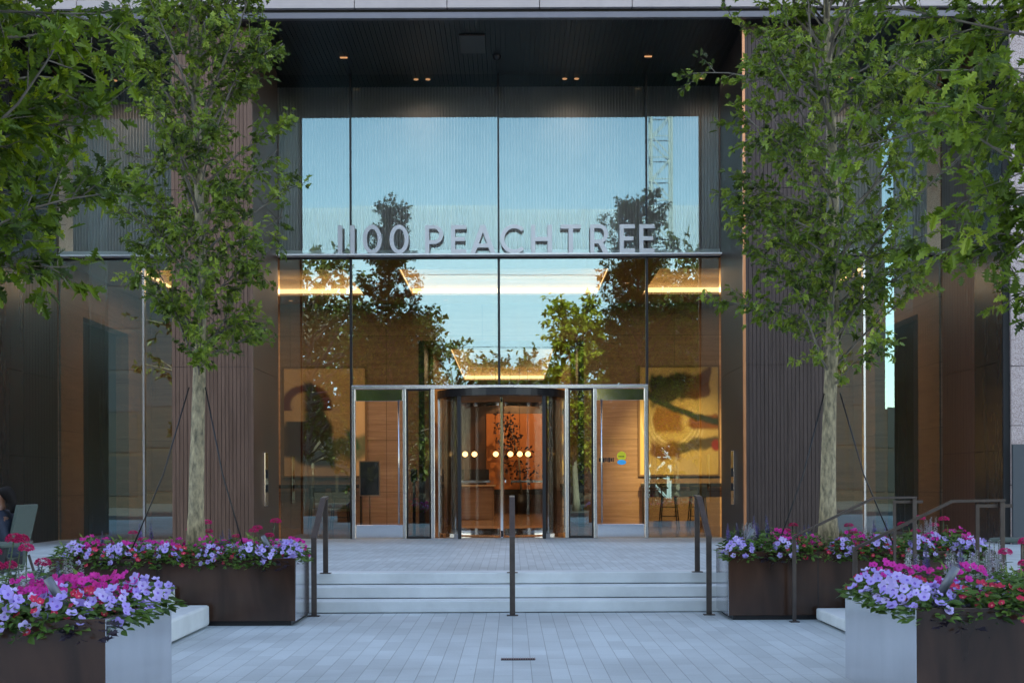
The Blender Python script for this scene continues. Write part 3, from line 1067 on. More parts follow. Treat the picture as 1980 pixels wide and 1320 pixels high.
for a, b2, bx, lab in ((688, 779.5, 772, 'glass swing door with black notice board behind its pane'),
                       (1154, 1246, 1163, 'glass swing door with yellow and blue round sticker on its pane')):
    D = thing('swing_door', lab, 'door', (px((a + b2) / 2), YG, H))
    x0, x1 = px(a) + 0.006, px(b2) - 0.006
    MB().box(x0, x1, YG - 0.03, YG + 0.02, ZD - 0.31, ZD - 0.08).build('top_rail', M['chrome'], D, bevel=0.004)
    MB().box(x0, x1, YG - 0.03, YG + 0.02, H + 0.012, H + 0.275).build('kick_plate', M['chrome'], D, bevel=0.004)
    MB().box(x0, x1, YG - 0.012, YG + 0.004, H + 0.278, ZD - 0.313, 1, front=0).build('pane', [M['doorglass'], M['glassback']], D)
    hb_ = MB()
    hb_.tube([(px(bx), YG - 0.10, H + 0.30), (px(bx), YG - 0.10, ZD - 0.29)], 0.018, 10)
    for z in (H + 0.5, ZD - 0.5):
        hb_.tube([(px(bx), YG - 0.10, z), (px(bx), YG - 0.013, z)], 0.012, 8)
    hb_.build('pull_bar', M['steel'], D)
    if bx > 1000:
        stk = MB().lathe([(0.0, 0), (0.092, 0), (0.092, 0.002), (0, 0.002)], (px(1202), YG - 0.016, 1.5 + (935 - 882) / 97.4), 24, axis='y', smooth=False)
        stk.build('yellow_sticker', pm('yellow vinyl', (0.75, 0.66, 0.02), 0.5), D)
        v = MB()
        cz = 1.5 + (935 - 894) / 97.4
        v.prism([(px(1202) + 0.09 * cos(t * pi / 12), cz + 0.05 * sin(t * pi / 12)) for t in range(24)], 'y', YG - 0.0165, YG - 0.0145)
        v.build('blue_sticker', pm('blue vinyl', (0.02, 0.45, 0.85), 0.5), D)
        v = MB()
        xq = px(1158)
        for k, wd in enumerate((0.045, 0.03, 0.05, 0.035, 0.025, 0.05, 0.04, 0.03)):
            v.box(xq, xq + wd - 0.008, YG - 0.0145, YG - 0.0125, cz + 0.05 - 0.035 * (1 + (k % 3) * 0.2), cz + 0.05 + 0.035 * (1 + (k % 2) * 0.25))
            xq += wd
        for k in range(4):
            v.box(px(1196) + k * 0.03, px(1196) + k * 0.03 + 0.02, YG - 0.0205, YG - 0.0175, 1.5 + (935 - 883) / 97.4 - 0.008, 1.5 + (935 - 883) / 97.4 + 0.01)
        v.build('dark_lettering', M['black'], D, weld=False)

# revolving door
RX, RY, RR = -0.2, YG + 0.72, 1.27
RD = thing('revolving_door', 'revolving glass door with curved glass sides in the middle of the entrance', 'revolving door', (RX, RY, H))
ZR = ZD - 0.08


def arcband(r0, r1, a0, a1, z0, z1, n, mb, mi=0, outer=None):
    for i in range(n):
        t0, t1 = radians(a0 + (a1 - a0) * i / n), radians(a0 + (a1 - a0) * (i + 1) / n)
        p = [(RX + r * cos(t), RY + r * sin(t)) for r, t in ((r0, t0), (r1, t0), (r1, t1), (r0, t1))]
        mb.prism(p, 'z', z0, z1, mi)
    return mb


gm = pm('dummy2', (1, 1, 1))
for a0, a1 in ((140, 229), (-49, 40)):
    arcband(RR - 0.012, RR, a0, a1, H + 0.1, ZR - 0.15, 14, MB()).build('curved_pane', [M['doorglass']], RD, weld=True)
    arcband(RR - 0.03, RR + 0.02, a0, a1, PZ, H + 0.1, 14, MB()).build('base_rail', M['chrome'], RD)
arcband(RR - 0.04, RR + 0.05, 180, 360, ZR - 0.15, ZR - 0.003, 28, MB()).build('drum_header', M['black'], RD)
arcband(0.02, RR - 0.05, 0, 360, ZR - 0.16, ZR - 0.10, 28, MB()).build('drum_ceiling', pm('drum ceiling', (0.05, 0.03, 0.02), 0.4), RD)
for ang, mt in ((229, 'black'), (-49, 'black'), (184, 'steel'), (-4, 'steel')):
    t = radians(ang)
    x, y = RX + (RR + 0.0) * cos(t), RY + RR * sin(t)
    MB().box(x - 0.035, x + 0.035, y - 0.035, y + 0.035, PZ + 0.001, ZR - 0.151).build('drum_post', M[mt], RD, bevel=0.004)
MB().tube([(RX, RY, PZ), (RX, RY, ZR - 0.17)], 0.035, 12).build('centre_shaft', M['steel'], RD)
for ang in (270, 30, 150):
    t = radians(ang)
    dx, dy = cos(t), sin(t)
    P = lambda r, z: (RX + dx * r, RY + dy * r, z)
    wing = MB()
    wing.bar(P(RR - 0.09, H + 0.05), P(RR - 0.09, ZR - 0.2), 0.05, 0.04, up=(dx, dy, 0))
    wing.bar(P(0.06, ZR - 0.24), P(RR - 0.07, ZR - 0.24), 0.04, 0.09)
    wing.bar(P(0.06, H + 0.10), P(RR - 0.07, H + 0.10), 0.04, 0.14)
    wo = wing.build('wing', M['chrome'], RD, weld=False)
    q = MB()
    q.bar(P(0.06, (H + ZR) / 2 - 0.01), P(RR - 0.11, (H + ZR) / 2 - 0.01), 0.008, ZR - H - 0.46)
    q.build('wing_pane', M['doorglass'], wo, weld=False)
    q = MB()
    nx, ny = -dy * 0.07, dx * 0.07
    q.bar((RX + dx * 0.25 + nx, RY + dy * 0.25 + ny, 1.55), (RX + dx * 1.0 + nx, RY + dy * 1.0 + ny, 1.55), 0.03, 0.05)
    q.build('push_bar', M['steel'], wo, weld=False)

# ------------------------------------------------------------------ lobby contents
def painting(name, label, x0, x1, z0, z1, fn):
    P_ = thing(name, label, 'painting', ((x0 + x1) / 2, YB, z0))
    n, m = 70, 90
    me = bpy.data.meshes.new('canvas')
    vs = [((x0 + (x1 - x0) * i / n) - P_.location.x, -0.05, (z1 - z0) * j / m) for j in range(m + 1) for i in range(n + 1)]
    fs = [(j * (n + 1) + i, j * (n + 1) + i + 1, (j + 1) * (n + 1) + i + 1, (j + 1) * (n + 1) + i) for j in range(m) for i in range(n)]
    me.from_pydata(vs, [], fs)
    at = me.attributes.new('paint', 'FLOAT_COLOR', 'POINT')
    cols = []
    for j in range(m + 1):
        for i in range(n + 1):
            cols += [*fn(i / n, j / m), 1.0]
    at.data.foreach_set('color', cols)
    me.materials.append(M['canvas'])
    o = bpy.data.objects.new('canvas', me)
    COL.objects.link(o)
    o.parent = P_
    fr = MB()
    w = 0.045
    fr.box(x0 - w, x0, YB - 0.07, YB - 0.004, z0 - w, z1 + w)
    fr.box(x1, x1 + w, YB - 0.07, YB - 0.004, z0 - w, z1 + w)
    fr.box(x0, x1, YB - 0.07, YB - 0.004, z1, z1 + w)
    fr.box(x0, x1, YB - 0.07, YB - 0.004, z0 - w, z0)
    fr.build('frame', M['frame'], P_, weld=False)
    return P_


def ss(a, b2, x):
    t = max(0, min(1, (x - a) / (b2 - a)))
    return t * t * (3 - 2 * t)


def lerp(c, d2, t):
    return tuple(a + (b2 - a) * t for a, b2 in zip(c, d2))


def nz2(u, v, s, seed=0):
    return mnoise.noise(Vector((u * s, v * s, seed)))


def paintA(u, v):
    c = lerp((0.66, 0.42, 0.22), (0.80, 0.56, 0.32), 0.5 + 0.5 * nz2(u, v, 3, 1))
    w = 0.06 * nz2(u, v, 5, 2)
    # arched red stroke
    r = sqrt(((u - 0.28) / 0.30) ** 2 + ((v - 0.66) / 0.18) ** 2)
    if v > 0.6:
        c = lerp(c, (0.16, 0.02, 0.02), ss(0.28, 0.12, abs(r - 0.85 + w)))
    # broad dark body, with a silhouette reflected in the glass painted in
    lo, hi = 0.02 + w, 0.36 + 0.26 * ss(0.95, 0.3, v) + w
    body = ss(lo - 0.02, lo + 0.03, u) * ss(hi + 0.03, hi - 0.03, u) * ss(0.14, 0.2, v + w + 0.15 * u) * ss(0.9, 0.84, v)
    if v > 0.5:
        body *= ss(0.2, 0.3, u)
    c = lerp(c, (0.022, 0.018, 0.017), body * 0.96)
    body2 = ss(0.5, 0.44, v) * ss(0.16, 0.2, v) * ss(0.34, 0.28, u + w)
    c = lerp(c, (0.06, 0.012, 0.016), body2 * 0.9)
    # green sweep
    gsw = ss(0.14, 0.05, abs(v - 0.22 - 0.16 * (u - 0.6) + w)) * ss(0.45, 0.6, u)
    c = lerp(c, (0.09, 0.15, 0.09), gsw * 0.85)
    gl2 = ss(0.08, 0.03, abs((u - 0.86) + 0.5 * (v - 0.3) + w)) * ss(0.22, 0.26, v) * ss(0.46, 0.38, v)
    c = lerp(c, (0.03, 0.12, 0.06), gl2)
    return c


def paintB(u, v):
    c = lerp((0.60, 0.44, 0.17), (0.72, 0.56, 0.25), 0.5 + 0.5 * nz2(u, v, 2.5, 5))
    w = 0.05 * nz2(u, v, 5, 7) + 0.02 * nz2(u, v, 16, 8)
    blk = ss(0.10, 0.16, u + w) * ss(0.90, 0.86, u + w) * ss(0.56 + 0.16 * u, 0.64 + 0.1 * u, v + w) * ss(0.94, 0.90, v + w - 0.06 * u)
    c = lerp(c, lerp((0.030, 0.024, 0.008), (0.15, 0.045, 0.010), ss(0.5, 0.75, u)), blk)
    r = sqrt(((u - 0.42) / 0.42) ** 2 + ((v - 0.52) / 0.36) ** 2)
    ring = ss(0.24, 0.14, abs(r - 0.8 + w)) * ss(0.62, 0.5, v)
    streak = 0.5 + 0.5 * sin(60 * r + 8 * w)
    c = lerp(c, lerp((0.52, 0.40, 0.18), (0.88, 0.76, 0.46), streak), ring * 0.9)
    och = ss(0.16, 0.22, u + w) * ss(0.62, 0.5, u + w) * ss(0.36, 0.42, v) * ss(0.66, 0.6, v)
    c = lerp(c, (0.28, 0.10, 0.012), och * 0.9)
    low = ss(0.08, 0.14, u + w) * ss(0.56, 0.48, u) * ss(0.13, 0.17, v + w * 1.3) * ss(0.33, 0.25, v + w)
    c = lerp(c, (0.22, 0.085, 0.014), low)
    blk2 = ss(0.6, 0.66, u + w) * ss(0.4, 0.44, v) * ss(0.56, 0.52, v + w)
    c = lerp(c, (0.26, 0.08, 0.015), blk2)
    gr = ss(0.045, 0.02, abs(v - (0.80 - 0.52 * u + 0.22 * u * u) - w * 0.6)) * ss(0.02, 0.1, u)
    c = lerp(c, (0.018, 0.035, 0.018), gr)
    gy = ss(0.07, 0.03, abs(v - 0.24 - 0.14 * (u - 0.5) + w)) * ss(0.4, 0.55, u)
    c = lerp(c, (0.07, 0.05, 0.025), gy * 0.95)
    rd = ss(0.07, 0.04, sqrt((u - 0.97) ** 2 + (v - 0.27) ** 2))
    c = lerp(c, (0.35, 0.02, 0.02), rd)
    return c


painting('abstract_painting', 'framed abstract painting with dark brown shape on the lobby wall left of the doors', -5.68, -3.66, 1.72, 4.40, paintA)
painting('abstract_painting', 'framed abstract painting with amber brush strokes on the lobby wall right of the doors', 3.2, 5.15, 1.72, 4.40, paintB)
for x0, x1, lab in ((-6.6, -3.7, 'black bar counter under the dark abstract painting'), (3.2, 6.4, 'black bar counter under the amber abstract painting')):
    ct = thing('bar_counter', lab, 'counter', ((x0 + x1) / 2, YB - 0.25, H))
    MB().box(x0, x1, YB - 0.30, YB - 0.08, 1.41, 1.50).build('counter_top', M['counter'], ct, bevel=0.006)
    for x in (x0 + 0.03, x1 - 0.07):
        MB().box(x, x + 0.04, YB - 0.28, YB - 0.1, H + 0.004, 1.409).build('leg', M['counter'], ct)

stool = thing('bar_stool', 'black backed bar stool', 'bar stool', (0, 0, 0))
MB().box(-0.2, 0.2, -0.19, 0.19, 0.74, 0.79).build('seat', M['stool'], stool, bevel=0.015)
bk = MB().prism([(-0.19, 0.79), (0.19, 0.79), (0.21, 1.02), (-0.21, 1.02)], 'y', -0.205, -0.175)
bk.build('backrest', M['stool'], stool, bevel=0.01)
for sx in (-1, 1):
    for sy in (-1, 1):
        MB().tube([(sx * 0.16, sy * 0.15, 0.738), (sx * 0.225, sy * 0.21, 0.004)], [0.018, 0.014], 8).build('leg', M['stool'], stool)
for z, k in ((0.28, 0.2), (0.5, 0.178)):
    ft = MB()
    ft.tube([(-k, -k * 0.93, z), (k, -k * 0.93, z)], 0.009, 6).tube([(-k, k * 0.93, z), (k, k * 0.93, z)], 0.009, 6)
    ft.tube([(-k, -k * 0.93, z), (-k, k * 0.93, z)], 0.009, 6).tube([(k, -k * 0.93, z), (k, k * 0.93, z)], 0.009, 6)
    ft.build('footrail', M['stool'], stool)
SP = [(-4.72, 'black bar stool below the dark painting, the outer of that pair'), (-4.18, 'black bar stool below the dark painting, nearer the entrance doors'),
      (3.82, 'black bar stool below the amber painting, nearer the entrance doors'), (4.52, 'black bar stool below the amber painting, beside the right column')]
for i, (x, lab) in enumerate(SP):
    o = stool if i == 0 else copy_tree(stool)
    o.location = (x, 32.75, H + 0.002)
    tag(o, lab, 'bar stool', 'bar stools along the lobby counters')

ns = thing('notice_board', 'black notice board on a slim pole stand behind the glass swing door', 'sign', (-2.97, 28.0, H))
MB().box(-3.155, -2.775, 27.99, 28.02, 1.28, 1.965).build('board', pm('blackboard', (0.02, 0.026, 0.03), 0.35), ns)
fr = MB()
fr.box(-3.18, -3.156, 27.98, 28.03, 1.255, 1.99).box(-2.774, -2.75, 27.98, 28.03, 1.255, 1.99)
fr.box(-3.155, -2.776, 27.98, 28.03, 1.966, 1.99).box(-3.155, -2.776, 27.98, 28.03, 1.255, 1.279)
fr.build('frame', pm('oak frame', (0.40, 0.26, 0.16), 0.5), ns, weld=False)
MB().tube([(-2.965, 28.01, H + 0.03), (-2.965, 28.01, 1.254)], 0.014, 8).build('pole', M['frame'], ns)
MB().lathe([(0, 0.03), (0.15, 0.025), (0.16, 0.004), (0, 0.004)], (-2.965, 28.01, H), 20).build('foot', M['frame'], ns)

cp = thing('access_post', 'slim black access post standing behind the left sidelight', 'post', (-2.03, 27.9, H))
MB().box(-2.06, -2.0, 27.87, 27.93, H + 0.02, 1.55).build('pole', M['black'], cp)
MB().box(-2.1, -1.96, 27.85, 27.93, 1.55, 1.82).build('reader_head', M['black'], cp, bevel=0.02)
MB().box(-2.13, -1.93, 27.8, 28.0, H + 0.003, H + 0.02).build('foot', M['black'], cp)

dk = thing('reception_desk', 'wooden reception desk with dark monitors deep inside the lobby', 'desk', (-1.0, 41, H))
MB().box(-2.1, -0.55, 40.6, 41.5, H + 0.004, 1.42).build('front', M['wood'], dk, bevel=0.02)
MB().box(-2.1, -0.5, 40.5, 41.6, 1.421, 1.47).build('desk_top', pm('pale desk top', (0.5, 0.34, 0.2), 0.35), dk, bevel=0.008)
for x in (-1.75, -1.0):
    MB().box(x - 0.3, x + 0.3, 41.0, 41.04, 1.55, 1.95).box(x - 0.03, x + 0.03, 41.01, 41.03, 1.472, 1.55).build('monitor', M['black'], dk, weld=False)

for i, x in enumerate((-2.05, -1.6, -1.28, -0.55, -0.05, 0.27, 0.55, 1.35)):
    gl_ = thing('globe_lamp', 'small glowing globe lamp hanging in a row deep in the lobby corridor', 'lamp', (x, 46, 2.52), 'globe lamps in the lobby corridor')
    MB().lathe([(0.002, -0.095), (0.055, -0.077), (0.09, -0.03), (0.095, 0.0), (0.09, 0.03), (0.055, 0.077), (0.002, 0.095)], (x, 46, 2.52), 14).build('globe', M['globe'], gl_)
    MB().tube([(x, 46, 2.62), (x, 46, OZ - 0.003 if abs(x + 0.25) > 1.4 else OZ + 0.41)], 0.006, 6).build('cord', M['black'], gl_)
op = thing('wall_panel', 'terracotta wall panel at the far end of the lobby corridor', 'panel', (0.2, 49.9, 2))
MB().box(-0.95, 1.2, 49.9, 49.99, 1.3, 4.1).build('panel', M['orange'], op, bevel=0.01)
MB().box(-1.0, 1.25, 49.85, 49.99, 1.1, 1.28).build('shelf', M['black'], op)
it = thing('indoor_tree', 'dark leafy indoor tree before the terracotta panel at the end of the corridor', 'indoor tree', (0.35, 48.6, H))
MB().lathe([(0, 0.003), (0.3, 0.003), (0.38, 0.7), (0.36, 0.7), (0.34, 0.62), (0, 0.62)], (0.35, 48.6, H), 20).build('pot', M['black'], it)
q = MB()
lv0 = MB()
q.tube([(0.35, 48.6, H + 0.6), (0.25, 48.6, 2.4), (-0.1, 48.6, 3.8)], [0.04, 0.03, 0.01], 8)
random.seed(9)
for k in range(330):
    f_ = random.random()
    c_ = Vector((0.45, 48.6, 1.7)).lerp(Vector((-0.35, 48.6, 3.9)), f_)
    wq = 0.75 * (1 - 0.55 * f_)
    pp = c_ + Vector((random.uniform(-wq, wq), random.uniform(-0.3, 0.3), random.uniform(-0.25, 0.25)))
    add_leaf(lv0, pp, rv(1), rv(1), random.uniform(0.10, 0.18), OVAL, random.random())
q.build('trunk', M['bark2'], it)
lv0.build('crown', M['herbdark'], it, weld=False)
wt = bpy.data.lights.new('corridor_lamp', 'SPOT')
wt.energy = 60
wt.spot_size = radians(60)
wt.color = (1, 0.6, 0.3)
wto = bpy.data.objects.new('corridor_lamp', wt)
COL.objects.link(wto)
wto.location = (0.2, 46.8, OZ - 0.06)
wto.rotation_euler = (radians(52), 0, 0)
wt = bpy.data.lights.new('picture_lamp', 'SPOT')
wt.energy = 660
wt.spot_size = radians(36)
wt.spot_blend = 1.0
wt.color = (1, 0.80, 0.36)
wto = bpy.data.objects.new('picture_lamp', wt)
COL.objects.link(wto)
wto.location = (4.25, 28.05, ZL - 0.08)
wto.rotation_euler = (radians(54), 0, 0)

# ------------------------------------------------------------------ handrails
def front_rail(x, lab):
    r_ = thing('handrail', lab, 'handrail', (x, YS, 0), 'handrails on the front steps')
    ya, yb = 15.32, 16.28
    za, zb = 0.90, 1.33
    MB().box(x - 0.031, x + 0.031, ya - 0.012, ya + 0.012, 0.012, za).build('post', M['rail'], r_, bevel=0.003)
    MB().box(x - 0.031, x + 0.031, yb - 0.012, yb + 0.012, H + 0.015, zb).build('post', M['rail'], r_, bevel=0.003)
    MB().prism([(ya - 0.013, za - 0.03), (ya - 0.013, za + 0.004), (yb - 0.2, zb + 0.012), (yb + 0.06, zb + 0.03), (yb + 0.06, zb + 0.001), (yb - 0.19, zb - 0.018)], 'x', x - 0.033, x + 0.033).build('top_rail', M['rail'], r_, bevel=0.003)
    for y, z in ((ya, 0.001), (yb, H + 0.004)):
        MB().box(x - 0.065, x + 0.065, y - 0.05, y + 0.05, z, z + 0.011).build('foot_plate', M['rail'], r_, bevel=0.003)


front_rail(-2.26, 'bronze handrail on the front steps beside the left planter')
front_rail(0.0, 'bronze handrail in the middle of the front steps')
front_rail(2.24, 'bronze handrail on the front steps beside the right planter')


def side_rail(y, x0, lab):
    r_ = thing('handrail', lab, 'handrail', (x0, y, 0), 'handrails on the side steps')
    x1, x2 = x0 + 0.86, x0 + 1.3
    za, zb = 0.90, 1.325
    MB().box(x0 - 0.02, x0 + 0.02, y - 0.01, y + 0.01, 0.012, za + 0.005).build('post', M['rail'], r_, bevel=0.003)
    MB().box(x2 - 0.02, x2 + 0.02, y - 0.01, y + 0.01, H + 0.015, zb).build('post', M['rail'], r_, bevel=0.003)
    t_ = MB()
    t_.prism([(x0 - 0.021, za - 0.005), (x1, zb - 0.006), (x2 + 0.021, zb + 0.001), (x2 + 0.021, zb + 0.024), (x1 - 0.006, zb + 0.02), (x0 - 0.021, za + 0.024)], 'y', y - 0.021, y + 0.021)
    t_.build('top_rail', M['rail'], r_, bevel=0.003)
    g_ = MB()
    g_.box(x2 - 0.22, x2 - 0.19, y + 0.03, y + 0.05, H + 0.012, zb - 0.05)
    g_.box(x2 - 0.22, x2 + 0.1, y + 0.03, y + 0.05, zb - 0.05, zb - 0.02)
    g_.build('return_loop', M['rail'], r_, weld=False)
    for x, z in ((x0, 0.001), (x2, H + 0.004)):
        MB().box(x - 0.05, x + 0.05, y - 0.05, y + 0.05, z, z + 0.011).build('foot_plate', M['rail'], r_, bevel=0.003)


side_rail(14.5, 3.04, 'bronze handrail on the right side steps, against the far planter')
side_rail(11.85, 3.02, 'bronze handrail on the right side steps, just behind the near planter')


# ------------------------------------------------------------------ planters
def planter(x0, x1, y0, y1, h, lab, z0=0.0, panels=1):
    p = thing('planter', lab, 'planter', ((x0 + x1) / 2, (y0 + y1) / 2, z0))
    t_ = 0.025
    b_ = MB()
    z1 = z0 + h
    # one open box with wall thickness and a recessed plinth
    o8 = [(x0, y0), (x1, y0), (x1, y1), (x0, y1)]
    i8 = [(x0 + t_, y0 + t_), (x1 - t_, y0 + t_), (x1 - t_, y1 - t_), (x0 + t_, y1 - t_)]
    v = [(a, c, z0 + 0.05) for a, c in o8] + [(a, c, z1) for a, c in o8] + [(a, c, z1) for a, c in i8] + [(a, c, z1 - 0.12) for a, c in i8]
    f = [(i, (i + 1) % 4, 4 + (i + 1) % 4, 4 + i) for i in range(4)]
    f += [(4 + i, 4 + (i + 1) % 4, 8 + (i + 1) % 4, 8 + i) for i in range(4)]
    f += [(8 + i, 8 + (i + 1) % 4, 12 + (i + 1) % 4, 12 + i) for i in range(4)]
    f += [(3, 2, 1, 0)]
    b_.add(v, f)
    b_.build('box', M['planter'], p, bevel=0.005)
    xe = x1 if x1 < 0 else x0
    ea, eb = (xe + 0.001, xe + 0.006) if x1 < 0 else (xe - 0.006, xe - 0.001)
    MB().box(ea, eb, y0 + 0.004, y1 - 0.004, z0 + 0.052, z1 - 0.002).build('end_panel', M['endsteel'], p)
    MB().box(x0 + 0.05, x1 - 0.05, y0 + 0.04, y1 - 0.05, z0 + 0.002, z0 + 0.049).build('plinth', M['black'], p)
    MB().box(x0 + t_ + 0.001, x1 - t_ - 0.001, y0 + t_ + 0.001, y1 - t_ - 0.001, z1 - 0.118, z1 - 0.05).build('soil', M['soil'], p)
    if panels > 1:
        for k in range(1, panels):
            xs = x0 + (x1 - x0) * k / panels
            MB().box(xs - 0.004, xs + 0.004, y0 - 0.002, y0 - 0.0005, z0 + 0.05, z1).build('seam', M['black'], p)
    return p


PL = {
    'LF': (-4.93, -2.31, 14.3, 15.55, 0.72),
    'LN': (-5.2, -2.44, 8.05, 9.6, 0.70),
    'RF': (2.37, 5.30, 14.72, 15.6, 0.75),
    'RN': (2.48, 5.4, 8.25, 10.0, 0.73),
}
planter(*PL['LF'], 'long brown metal planter with a tree, left of the front steps')
planter(*PL['LN'], 'brown metal planter of petunias at the front left corner of the plaza')
planter(*PL['RF'], 'long dark metal planter with a tree, right of the front steps', panels=3)
planter(*PL['RN'], 'brown metal planter of petunias in front of the side handrails')

# ------------------------------------------------------------------ trees
def tree(name, label, loc, Ht, tr, clear, Rf, nlimb, ntwig, nleaf, size, shape, lm, bm_, seed, up=(30, 60), group=None, skip=None, lean=(0, 0), cat='tree',
         clump=0.06, minfrac=0.15, thick=1.0):
    random.seed(seed)
    T = thing(name, label, cat, loc, group)
    base = Vector(loc)
    tk, lv, lb = MB(), MB(), MB()
    npt = 16
    tp = []
    for i in range(npt + 1):
        f_ = i / npt
        tp.append(base + Vector((lean[0] * f_ + 0.035 * Ht / 9 * sin(f_ * 9 + seed), lean[1] * f_ + 0.03 * Ht / 9 * sin(f_ * 7 + 2 * seed), Ht * f_)))
    trad = [tr * (1.35 if i == 0 else 1.0) * (1 - 0.94 * (i / npt) ** 0.75) + 0.010 for i in range(npt + 1)]
    tk.tube(tp, trad, 14, jag=0.05)

    def trunk_at(h):
        f_ = max(0, min(0.999, h / Ht)) * npt
        i = int(f_)
        return tp[i].lerp(tp[i + 1], f_ - i), trad[i]
    az = random.uniform(0, 6)
    for i in range(nlimb):
        q = (i + random.uniform(0, 0.8)) / nlimb
        h = clear + (Ht - clear) * (q ** 0.95) * 0.97
        az += 2.4 + random.uniform(-0.4, 0.4)
        p0, r0 = trunk_at(h)
        R = Rf((h - clear) / (Ht - clear)) * random.uniform(0.72, 1.12)
        el = radians(random.uniform(*up))
        d0 = Vector((cos(az) * cos(el), sin(az) * cos(el), sin(el)))
        pts = [p0]
        nseg = 6
        ln = R / max(0.35, cos(el))
        d_ = d0.copy()
        for k in range(nseg):
            d_ = (d_ + rv(0.10) + Vector((cos(az), sin(az), 0.06)) * 0.06).normalized()
            pts.append(pts[-1] + d_ * ln / nseg)
        lr = min(r0 * 0.45, 0.006 + 0.009 * ln) * thick
        lb.tube(pts, [lr * (1 - 0.82 * k / nseg) + 0.002 for k in range(nseg + 1)], 6, cap=False)
        for k in range(ntwig):
            fr_ = random.uniform(minfrac, 1.0) ** 0.8
            j = min(nseg - 1, int(fr_ * nseg))
            q0 = pts[j].lerp(pts[j + 1], fr_ * nseg - j)
            td = ((pts[j + 1] - pts[j]).normalized() * 0.7 + rv(0.55)).normalized()
            tl = random.uniform(0.5, 1.0) * size * 4.0
            t1 = q0 + td * tl * 0.5 + rv(0.01)
            t2 = t1 + (td + Vector((0, 0, random.uniform(-0.3, 0.25)))).normalized() * tl * 0.5
            if skip and skip(t2):
                continue
            lb.tube([q0, t1, t2], [0.006, 0.004, 0.002], 4, cap=False)
            tw = random.gauss(0.45, 0.2)
            for l in range(nleaf):
                g_ = random.uniform(0.25, 1.05)
                pp = q0.lerp(t1, g_ * 2) if g_ < 0.5 else t1.lerp(t2, (g_ - 0.5) * 2)
                ld = (td * 0.7 + rv(0.6) + Vector((0, 0, -0.25))).normalized()
                nn = Vector((random.gauss(0, 0.55), random.gauss(0, 0.55) - 0.35, 0.8))
                add_leaf(lv, pp + rv(clump * 0.35), ld, nn, size * random.uniform(0.65, 1.2), shape, max(0, min(1, tw + random.gauss(0, 0.16))),
                         fold=random.uniform(0.05, 0.5), droop=random.uniform(-0.1, 0.55))
    tko = tk.build('trunk', bm_, T, weld=False)
    lb.build('limbs', M['limb'], T, weld=False)
    lvo = lv.build('crown', lm, T, weld=False)
    return T


# planter trees
tree('oak_tree', 'slender oak with pale trunk growing from the planter left of the steps', (-3.475, 14.92, 0.66), 8.7, 0.088, 1.95,
     lambda q: 0.42 + 0.42 * min(1, q * 4) - 1.05 * max(0, q - 0.42), 112, 13, 12, 0.088, OAKS, M['leaf'], M['bark'], 11, up=(32, 66), thick=0.8)
tree('oak_tree', 'slender oak with pale trunk growing from the planter right of the steps', (3.60, 15.16, 0.69), 8.9, 0.092, 1.85,
     lambda q: 0.85 + 0.42 * min(1, q * 4) - 1.45 * max(0, q - 0.38), 120, 13, 12, 0.095, OAKS, M['leaf'], M['bark'], 23, up=(28, 60), thick=0.8)
# near trees: their trunks stand outside the picture
tree('oak_tree', 'leafy bright green oak reaching into the upper left corner from the near planter', (-4.15, 8.75, 0.64), 6.0, 0.10, 2.1,
     lambda q: 1.25 + 0.42 * min(1, q * 3) - 0.8 * max(0, q - 0.5), 120, 14, 12, 0.115, OAK, M['leafnear'], M['bark2'], 5, up=(8, 45), thick=0.7)
tree('oak_tree', 'leafy oak reaching into the upper right corner from the near planter', (4.62, 9.3, 0.67), 6.2, 0.10, 2.0,
     lambda q: 1.45 + 0.5 * min(1, q * 3) - 0.8 * max(0, q - 0.5), 124, 14, 12, 0.108, OAK, M['leafmid'], M['bark2'], 31, up=(5, 42), thick=0.7)


# straps that stay the two planter trees
def straps(tx, ty, tz, ends, lab):
    for i, (ex, ey, ez) in enumerate(ends):
        s_o = MB().tube([(tx + (0.09 if ex > tx else -0.09), ty - 0.06, tz), ((tx + ex) / 2, (ty + ey) / 2, (tz + ez) / 2 - 0.02), (ex, ey, ez)], 0.008, 6)
        o = s_o.build('guy_strap', M['black'])
        tag(o, lab[i], 'guy strap', 'straps staying the planter trees')


straps(-3.475, 14.92, 2.58, [(-4.15, 14.5, 0.7), (-2.86, 14.5, 0.7)], ['thin black strap staying the left planter tree, slanting left from its trunk', 'thin black strap staying the left planter tree, slanting right from its trunk'])
straps(3.60, 15.16, 2.5, [(2.9, 14.85, 0.72), (4.25, 14.85, 0.72)], ['thin black strap staying the right planter tree, slanting towards the steps', 'thin black strap staying the right planter tree, slanting away from the steps'])

